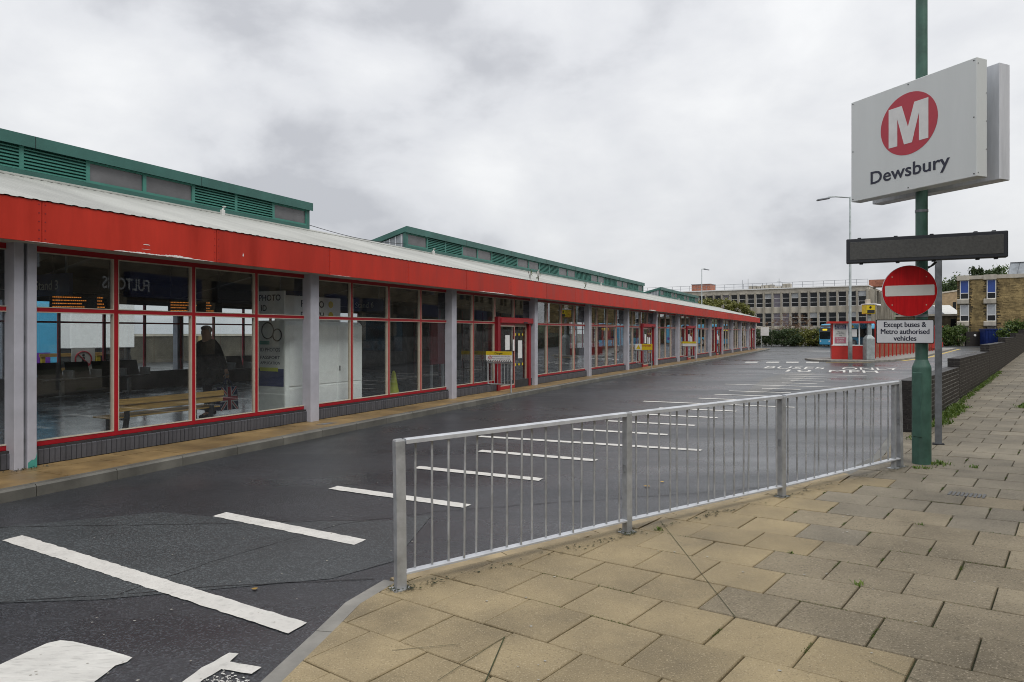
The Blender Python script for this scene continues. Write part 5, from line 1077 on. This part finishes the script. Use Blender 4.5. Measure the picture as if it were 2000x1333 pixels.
# ================================================================== concrete office block
OC = Vector((59.3, 114.0)); OL = Vector((-.823, .567)); OB = Vector((.567, .823))
of = thing('office_block', 'three storey concrete office block with rows of windows between vertical fins', 'building', (OC.x, OC.y, 0), math.atan2(OL.y, OL.x))
# local x = along the facade to the left, local y = ... outwards is +y or -y: left normal of OL is (-.567,-.823) = towards the camera
BY, NB_, OZ = 1.52, 34, [(.6, 2.5), (2.94, 5.33), (6.36, 8.84)]
MB().box(0, BY * NB_, -34, -.55, 0, 9.6).build('core', 'concrete', of)
MB().box(-.1, BY * NB_ + .1, -.56, .02, 8.84, 9.62).build('parapet', 'concrete', of); MB().box(-.25, BY * NB_ + .25, -34.2, .25, 9.62, 9.80).build('roof_edge', 'white', of)
for z0, z1 in ((5.33, 6.36), (2.42, 2.94), (0, .6)): MB().box(-.1, BY * NB_ + .1, -.56, -.08, z0, z1).build('spandrel', 'concrete', of)
fin = MB().bbox(-.13, .13, -.56, .26, 0, 9.15, .03).mesh('fin', 'concrete_fin')
for k in range(NB_ + 1): link('fin', fin, of, (k * BY, 0, 0))
wf = {}; 
for si, (z0, z1) in enumerate(OZ):
    h = z1 - z0; b = MB(); a, c = .15, BY - .15
    b.box(a, a + .06, -.34, -.24, 0, h).box(c - .06, c, -.34, -.24, 0, h)
    for q in range(4): zz = [0, h * .30, h * .63, h - .07][q]; b.box(a + .06, c - .06, -.34, -.24, zz, zz + .07)
    wf[si] = b.mesh('window', 'white')
pm = {}
for si in range(3):
    h = OZ[si][1] - OZ[si][0]
    for q, (u0, u1) in enumerate(((0.07, h * .30), (h * .30 + .07, h * .63), (h * .63 + .07, h - .07))):
        for m in ('office_glass', 'office_blind', 'office_lilac'): pm[si, q, m] = MB().box(.21, BY - .21, -.31, -.29, u0, u1).mesh('pane', m)
rs = random.Random(12)
for k in range(NB_):
    for si in range(3):
        wn = link('window', wf[si], of, (k * BY, 0, OZ[si][0])); r_ = rs.random()
        for q in range(3):
            m = 'office_glass'
            if q == 2 and r_ < .16: m = 'office_blind'
            elif r_ > .88: m = 'office_lilac'
            link('pane', pm[si, q, m], wn)
# open casements near the corner
MB().box(.2, 1.3, -.2, -.12, 7.95, 8.78).build('open_casement', 'office_blind', of, rz=0)
# end elevation: close fins
for k in range(11): MB().box(-.9, .0, -1.6 - k * 3.1, -1.2 - k * 3.1, 0, 9.15).build('end_fin', 'concrete_fin', of)
MB().box(-.18, .0, -34, -.6, 8.84, 9.6).box(-.18, .0, -34, -.6, 5.33, 6.36).box(-.18, .0, -34, -.6, 2.2, 2.94).build('end_spandrel', 'concrete', of)
for k in range(10): MB().box(-.04, -.003, -4.2 - k * 3.1, -1.7 - k * 3.1, 6.36, 8.84).build('end_pane', 'office_glass', of); MB().box(-.04, -.003, -4.2 - k * 3.1, -1.7 - k * 3.1, 2.94, 5.33).build('end_pane', 'office_glass', of)
# roof: railing, plant, brick lift houses, aerials
for k in range(0, 31): MB().box(k * 1.72 - .03, k * 1.72 + .03, -1.03, -.97, 9.8, 10.85).build('rail_post', 'galv_dark', of)
MB().box(0, 51.6, -1.02, -.98, 10.80, 10.85).box(0, 51.6, -1.02, -.98, 10.3, 10.34).build('roof_rail', 'galv_dark', of)
MB().box(-3.2, 0.4, -9, -5.5, 9.8, 11.0).build('lift_house', 'red_brick', of); MB().box(27.5, 31.2, -6, -3, 9.8, 11.2).build('lift_house', 'red_brick', of); MB().box(27.4, 31.3, -6.1, -2.9, 11.2, 11.3).build('lift_house_roof', 'slate', of)
pl2 = MB(); rs = random.Random(2)
for k in range(10): x = 13 + k * .75; pl2.box(x, x + .6, -5, -3.5, 9.8, 10.3 + rs.random() * .5)
pl2.build('roof_plant', 'concrete_fin', of)
for x, h in ((15.0, 2.0), (17.2, 1.3), (20.6, 2.2), (21.6, 2.0)): MB().box(x - .03, x + .03, -4.03, -3.97, 9.8, 9.8 + h).build('aerial', 'galv_dark', of)
MB().box(14.6, 15.4, -4.02, -3.98, 11.2, 11.24).build('aerial', 'galv_dark', of)

# ================================================================== sandstone block on the right
RC = Vector((60.9, 93.4)); RD = Vector((.80, -.60))
sb_ = thing('stone_building', 'yellow sandstone block with concrete window bays and blue blinds on the right', 'building', (RC.x, RC.y, 0), math.atan2(RD.y, RD.x))
LNG = 16.0; ZR = 9.0
MB().box(0, LNG, .06, 12, 0, ZR).build('wall_core', 'sandstone_dark', sb_)
rs = random.Random(44); st1, cnt = MB(), 0; smes = {}
BAYS = [(.35, 1.35), (3.35, 4.35)]
z = .1
row = 0
while z < ZR - .05:
    h = rs.choice((.11, .14, .18)); x = 0.0
    while x < LNG:
        ln = rs.choice((.25, .35, .45, .6)); a, c = x + .006, min(x + ln, LNG) - .006
        if all(c < b0 or a > b1 for b0, b1 in BAYS) and c - a > .1:
            k = rs.uniform(-.02, .03)
            st1.box(a, c, -k, .07, z + .004, z + h - .004)
        x += ln
    z += h; row += 1
struct(st1.build('stone_facing', 'sandstone', sb_), 'stuff')
MB().box(-.05, LNG, -.12, .2, ZR, ZR + .5).box(-.2, LNG, .2, 12, ZR, ZR + .2).build('concrete_band', 'concrete', sb_)
for b0, b1 in BAYS:
    MB().box(b0 - .35, b1 + .05, -.55, .05, ZR - .12, ZR + .55).build('bay_head', 'concrete', sb_); MB().box(b0, b1, -.02, .3, 0, ZR - .12).build('bay_back', 'concrete_fin', sb_)
    for z0, zm, z1, m in ((6.35, 7.15, 8.85, 'window_blue'), (3.35, 4.15, 5.55, 'office_blind')):
        f_ = MB().box(b0, b0 + .08, -.28, -.2, z0, z1).box(b1 - .08, b1, -.28, -.2, z0, z1).box(b0 + .08, b1 - .08, -.28, -.2, zm - .04, zm + .04).box(b0 + .08, b1 - .08, -.28, -.2, z1 - .06, z1).box(b0 + .08, b1 - .08, -.28, -.2, z0, z0 + .05).build('window', 'white', sb_)
        MB().box(b0 + .08, b1 - .08, -.25, -.23, zm + .04, z1 - .06).build('pane', m, f_); MB().box(b0 + .08, b1 - .08, -.25, -.23, z0 + .05, zm - .04).build('pane', 'office_glass', f_)
        MB().yzprism([(-.55, z0 - .08), (-.28, z0), (.05, z0), (.05, z0 - .7), (-.5, z0 - .7), (-.55, z0 - .6)], b0 - .35, b1 + .02).build('sill_box', 'concrete', sb_)
        MB().box(b0 - .03, b0, -.3, .05, z0, z1).box(b1, b1 + .03, -.3, .05, z0, z1).build('bay_cheek', 'concrete_fin', sb_)
gl_ = MB().add([(5.6, 1.0, ZR + .5), (14, 1.0, ZR + .5), (14, 6, ZR + .5), (5.6, 6, ZR + .5), (5.9, 1.6, ZR + 2.1), (14, 1.6, ZR + 2.1), (14, 5, ZR + 2.1), (5.9, 5, ZR + 2.1)], [(0, 1, 5, 4), (1, 2, 6, 5), (2, 3, 7, 6), (3, 0, 4, 7), (4, 5, 6, 7)]).build('roof_light', 'grey_glaze', sb_)
for k in range(8): MB().cyl((5.6 + k * 1.0, .985, ZR + .5), (5.9 + k * 1.0, 1.585, ZR + 2.1), .035, n=5).build('glazing_bar', 'slate', gl_)
MB().box(5.85, 14, 1.5, 1.65, ZR + 2.1, ZR + 2.18).build('roof_light_edge', 'slate', gl_)
# low buildings between the two
lb1 = thing('tan_building', 'plain tan brick building with a single narrow window behind the low pale roofs', 'building', (76.5, 120, 0), R(-12)); MB().add([(-2.2, 0, 0), (5, 0, 0), (5, 8, 0), (-2.2, 8, 0), (-2.2, 0, 8.5), (5, 0, 9.6), (5, 8, 9.6), (-2.2, 8, 8.5)], [(0, 1, 5, 4), (1, 2, 6, 5), (2, 3, 7, 6), (3, 0, 4, 7), (4, 5, 6, 7)]).build('wall', 'tan_brick', lb1); MB().box(.9, 1.4, -.05, .02, 5.8, 7.2).build('window', 'office_glass', lb1); MB().add([(-2.3, -.1, 8.5), (5.1, -.1, 9.6), (5.1, -.1, 9.85), (-2.3, -.1, 8.75), (-2.3, .4, 8.5), (5.1, .4, 9.6), (5.1, .4, 9.85), (-2.3, .4, 8.75)], [(0, 1, 2, 3), (3, 2, 6, 7), (0, 4, 5, 1), (4, 7, 6, 5)]).build('coping', 'concrete', lb1)
lb2 = thing('low_brick_building', 'low dark brick building with white and grey pitched roofs behind the shelter', 'building', (62.5, 103, 0), R(-8)); MB().box(-2, 6.5, 0, 6, 0, 4.3).build('wall', 'sandstone_dark', lb2); MB().box(-2.2, 6.7, -.2, 6.2, 4.3, 4.6).build('eaves', 'concrete', lb2)
MB().add([(-2, 0, 4.6), (2.6, 0, 4.6), (2.6, 6, 4.6), (-2, 6, 4.6), (1.4, 2, 6.3), (1.4, 4, 6.3), (-2, 4, 6.3), (-2, 2, 6.3)], [(0, 1, 4, 7), (1, 2, 5, 4), (2, 3, 6, 5), (4, 5, 6, 7)]).build('grey_roof', 'slate', lb2)
MB().add([(1.8, 3, 4.6), (6.5, 3, 4.6), (6.5, 7, 6.2), (1.8, 7, 6.2), (-2, 3.4, 6.25), (1.0, 3.4, 6.25), (1.0, 6, 6.6), (-2, 6, 6.6)], [(0, 1, 2, 3), (4, 5, 6, 7)]).build('white_roof', 'off_white', lb2); MB().box(3.4, 4.1, -.06, .02, 1.2, 3.9).box(5.0, 5.6, -.06, .02, 1.2, 3.9).build('window', 'office_glass', lb2)
# bin store and container at the end of the lane
bs = thing('bin_store', 'dark brick bin store wall with a small white lamp at the end of the lane', 'wall', (60.6, 90.5, 0)); MB().box(-.4, 5.2, 0, .3, 0, 1.95).build('wall', 'wall_brick', bs); MB().cyl((.75, -.08, 1.45), (.75, 0, 1.45), .15, n=12).build('bulkhead_lamp', 'white', bs); MB().box(1.45, 1.55, -.02, 0, 1.1, 1.55).build('sticker', 'yellow', bs)
ct = thing('skip_container', 'dark blue ribbed steel container standing behind the stepped wall', 'container', (63.6, 89.2, 0), R(-6)); MB().box(-1.7, 1.7, 0, 1.2, .15, 2.15).build('container_body', 'container_blue', ct); MB().box(-1.75, 1.75, -.06, 1.26, 2.15, 2.32).build('rim', 'container_blue', ct)
for k in range(9): MB().box(-1.62 + k * .40, -1.52 + k * .40, -.06, 0, .2, 2.15).build('rib', 'container_blue', ct)
MB().box(-.35, .45, -.065, -.06, 1.35, 2.0).build('panel', 'interior_dark', ct)
ysg = thing('yellow_notice', 'small yellow notice standing up behind the stepped wall', 'sign', (64.5, 86.0, 0)); MB().box(-.3, .3, -.02, .02, 1.35, 1.65).build('board', 'yellow', ysg); MB().box(-.03, .03, .02, .06, 0, 1.6).build('post', 'galv_dark', ysg)

# ================================================================== planting
def shrub(name, label, loc, ell, n, size, m, seed, cat='hedge', group=None):
    t = thing(name, label, cat, loc, 0, group); foliage(n, ell, size, seed).build('foliage', m, t); st_ = MB(); rs = random.Random(seed)
    for e_ in ell[:6]:
        for q in range(3): st_.cyl((e_[0] + rs.uniform(-.3, .3), e_[1], 0), (e_[0] + rs.uniform(-.5, .5) * e_[3], e_[1] + rs.uniform(-.3, .3), e_[2] + .2 * e_[5]), .05, .02, 5)
    st_.build('stems', 'bark', t); return t
shrub('hedge', 'clipped dark green hedge at the end of the bus lane, left of the bare shrub', (33.0, 90, 0), [(x, rs.uniform(-.3, .3), 1.15, 1.5, 1.0, 1.05) for x in (-.6, 1, 2.6, 3.8)], 9000, .18, 'leaf_dark', 1, group='hedges at the end of the lanes')
shrub('hedge', 'loose yellow green shrub between the two dark hedges at the end of the bus lane', (37.6, 90.5, 0), [(x, rs.uniform(-.3, .3), 1.1, 1.2, 1.0, 1.15) for x in (-.2, 1.2, 2.2)], 5000, .24, 'leaf_olive', 2, group='hedges at the end of the lanes')
shrub('hedge', 'rounded dark hedge directly left of the blue bus', (41.8, 91, 0), [(x, rs.uniform(-.3, .3), 1.15, 1.6, 1.0, 1.2) for x in (-.9, .6, 2.0, 3.4)], 9000, .20, 'leaf_dark', 3, group='hedges at the end of the lanes')
shrub('hedge', 'thick dark green hedge between the red shelter and the bin store', (57.6, 91.5, 0), [(x, rs.uniform(-.4, .4), 1.4, 1.3, 1.0, 1.35) for x in (-.6, .8, 2.0)], 8000, .22, 'leaf_green', 4, group='hedges at the end of the lanes')
shrub('hedge', 'bushy green hedge in front of the sandstone block above the stepped wall', (66.5, 87.2, 0), [(x, .3 * x * 0, 2.0 + .06 * x, 1.6, 1.0, 1.3) for x in (-2.6, -1.2, .4, 2, 3.6)], 9000, .26, 'leaf_green', 5, group='hedges at the end of the lanes')
shrub('shrub', 'rusty red shrub at the right edge against the sandstone block', (67.4, 86.2, 0), [(0, 0, 4.2, 1.1, .9, 1.6)], 3000, .22, 'leaf_rust', 6, 'shrub')
def tree(name, label, loc, trunk_h, r0, crowns, n, size, m, seed, group=None):
    t = thing(name, label, 'tree', loc, 0, group); rs = random.Random(seed); tk = MB(); tk.cyl((0, 0, 0), (.1, 0, trunk_h), r0, r0 * .6, 9)
    for e_ in crowns:
        for q in range(3):
            tip = (e_[0] + rs.uniform(-.6, .6) * e_[3], e_[1] + rs.uniform(-.6, .6) * e_[4], e_[2] + rs.uniform(-.3, .5) * e_[5]); md = (tip[0] * .45, tip[1] * .45, trunk_h + (tip[2] - trunk_h) * .55)
            tk.cyl((.1, 0, trunk_h * .85), md, r0 * .45, r0 * .25, 6); tk.cyl(md, tip, r0 * .25, r0 * .07, 5)
    tk.build('trunk', 'bark', t); foliage(n, crowns, size, seed).build('crown', m, t); return t
tree('tree', 'olive green tree rising above the far end of the station roof', (30.5, 97, 0), 2.8, .22, [(-3.0, 0, 5.0, 1.9, 1.8, 1.5), (-.8, .5, 5.2, 2.0, 1.8, 1.45), (1.3, 0, 4.7, 1.8, 1.6, 1.4), (2.9, .3, 3.9, 1.4, 1.4, 1.2)], 9000, .28, 'leaf_olive', 7)
tree('tree', 'bare branched rusty shrub tree in front of the office block', (37.8, 92.5, 0), 1.6, .12, [(-2.2, 0, 2.7, 1.6, 1.2, .8), (0, .2, 3.4, 1.8, 1.2, 1.3), (1.7, 0, 3.0, 1.2, 1.1, 1.0)], 2600, .11, 'leaf_rust', 8)
for i, (x, y, z, r_, lb, m) in enumerate(((96, 150, 9.2, 4.6, 'dark green tree left of the bare post, behind the tan building', 'leaf_dark'), (99.5, 154, 9.5, 5.2, 'dark green rounded tree right of the bare post, above the tan building', 'leaf_green'), (118, 170, 13.6, 3.6, 'dark bushy tree above the roof of the sandstone block', 'leaf_dark'), (124, 173, 14.6, 4.4, 'green tree beside the roof light of the sandstone block', 'leaf_green'))):
    tree('tree', lb, (x, y, 0), z * .5, .35, [(-r_ * .4, 0, z - .5, r_ * .7, r_ * .7, r_ * .8), (r_ * .35, 0, z, r_ * .75, r_ * .7, r_ * .95), (0, 0, z - r_ * .6, r_ * .9, r_ * .8, r_ * .7)], 9000, .5, m, 20 + i, 'trees behind the buildings')
for i, (x, lb) in enumerate(((115.2, 'slender wind blown poplar, left of the pair above the sandstone roof'), (117.0, 'slender wind blown poplar, middle above the sandstone roof'), (121.5, 'slender wind blown poplar nearest the roof light'))):
    tree('tree', lb, (x, 171, 0), 9, .2, [(0, 0, 15.5 + .5 * (i % 2), .75, .75, 2.4), (.4, 0, 17 + .4 * (i % 2), .5, .5, 1.3)], 1600, .45, 'leaf_dark', 40 + i, 'trees behind the buildings')
struct(MB().add([(60, 190, -1), (260, 190, -1), (260, 330, 22), (60, 330, 10)], [(0, 1, 2, 3)]).build('hill', 'grass_far'))

# ================================================================== shops across the street, outside the picture, mirrored in the glazing
so = Vector((17.5, 12.2)); st = thing('shop_terrace', 'stone shop terrace across the street, mirrored in the station glazing', 'building', (so.x, so.y, 0.3), math.atan2(WD.y, WD.x))
MB().box(-30, 84, -9, -.3, 0, 8.6).build('wall', 'shop_stone', st); MB().box(-30, 84, -9.2, -.05, 8.6, 9.0).build('cornice', 'concrete', st); MB().box(-30, 84, -.3, -.22, .0, 2.9).build('shop_window', 'dark_glass', st)
for k in range(-5, 14):
    MB().box(k * 5.8 - .35, k * 5.8 + .35, -.3, .1, 0, 3.0).build('pier', 'shop_stone', st); MB().box(k * 5.8 + .6, k * 5.8 + 5.2, -.3, .05, 3.05, 4.15).build('shop_fascia', 'navy' if k % 3 == 0 else ('interior_dark' if k % 3 == 1 else 'sandstone_dark'), st)
    for x in (1.3, 3.4): MB().box(k * 5.8 + x, k * 5.8 + x + 1.1, -.32, -.26, 5.2, 7.3).build('upper_window', 'dark_glass', st)
text_on('FULTONS', .72, (0.4, .055, 3.33), (-1, 0, 0), (0, 0, 1), st, 'white', bold=.012, width=2.6)
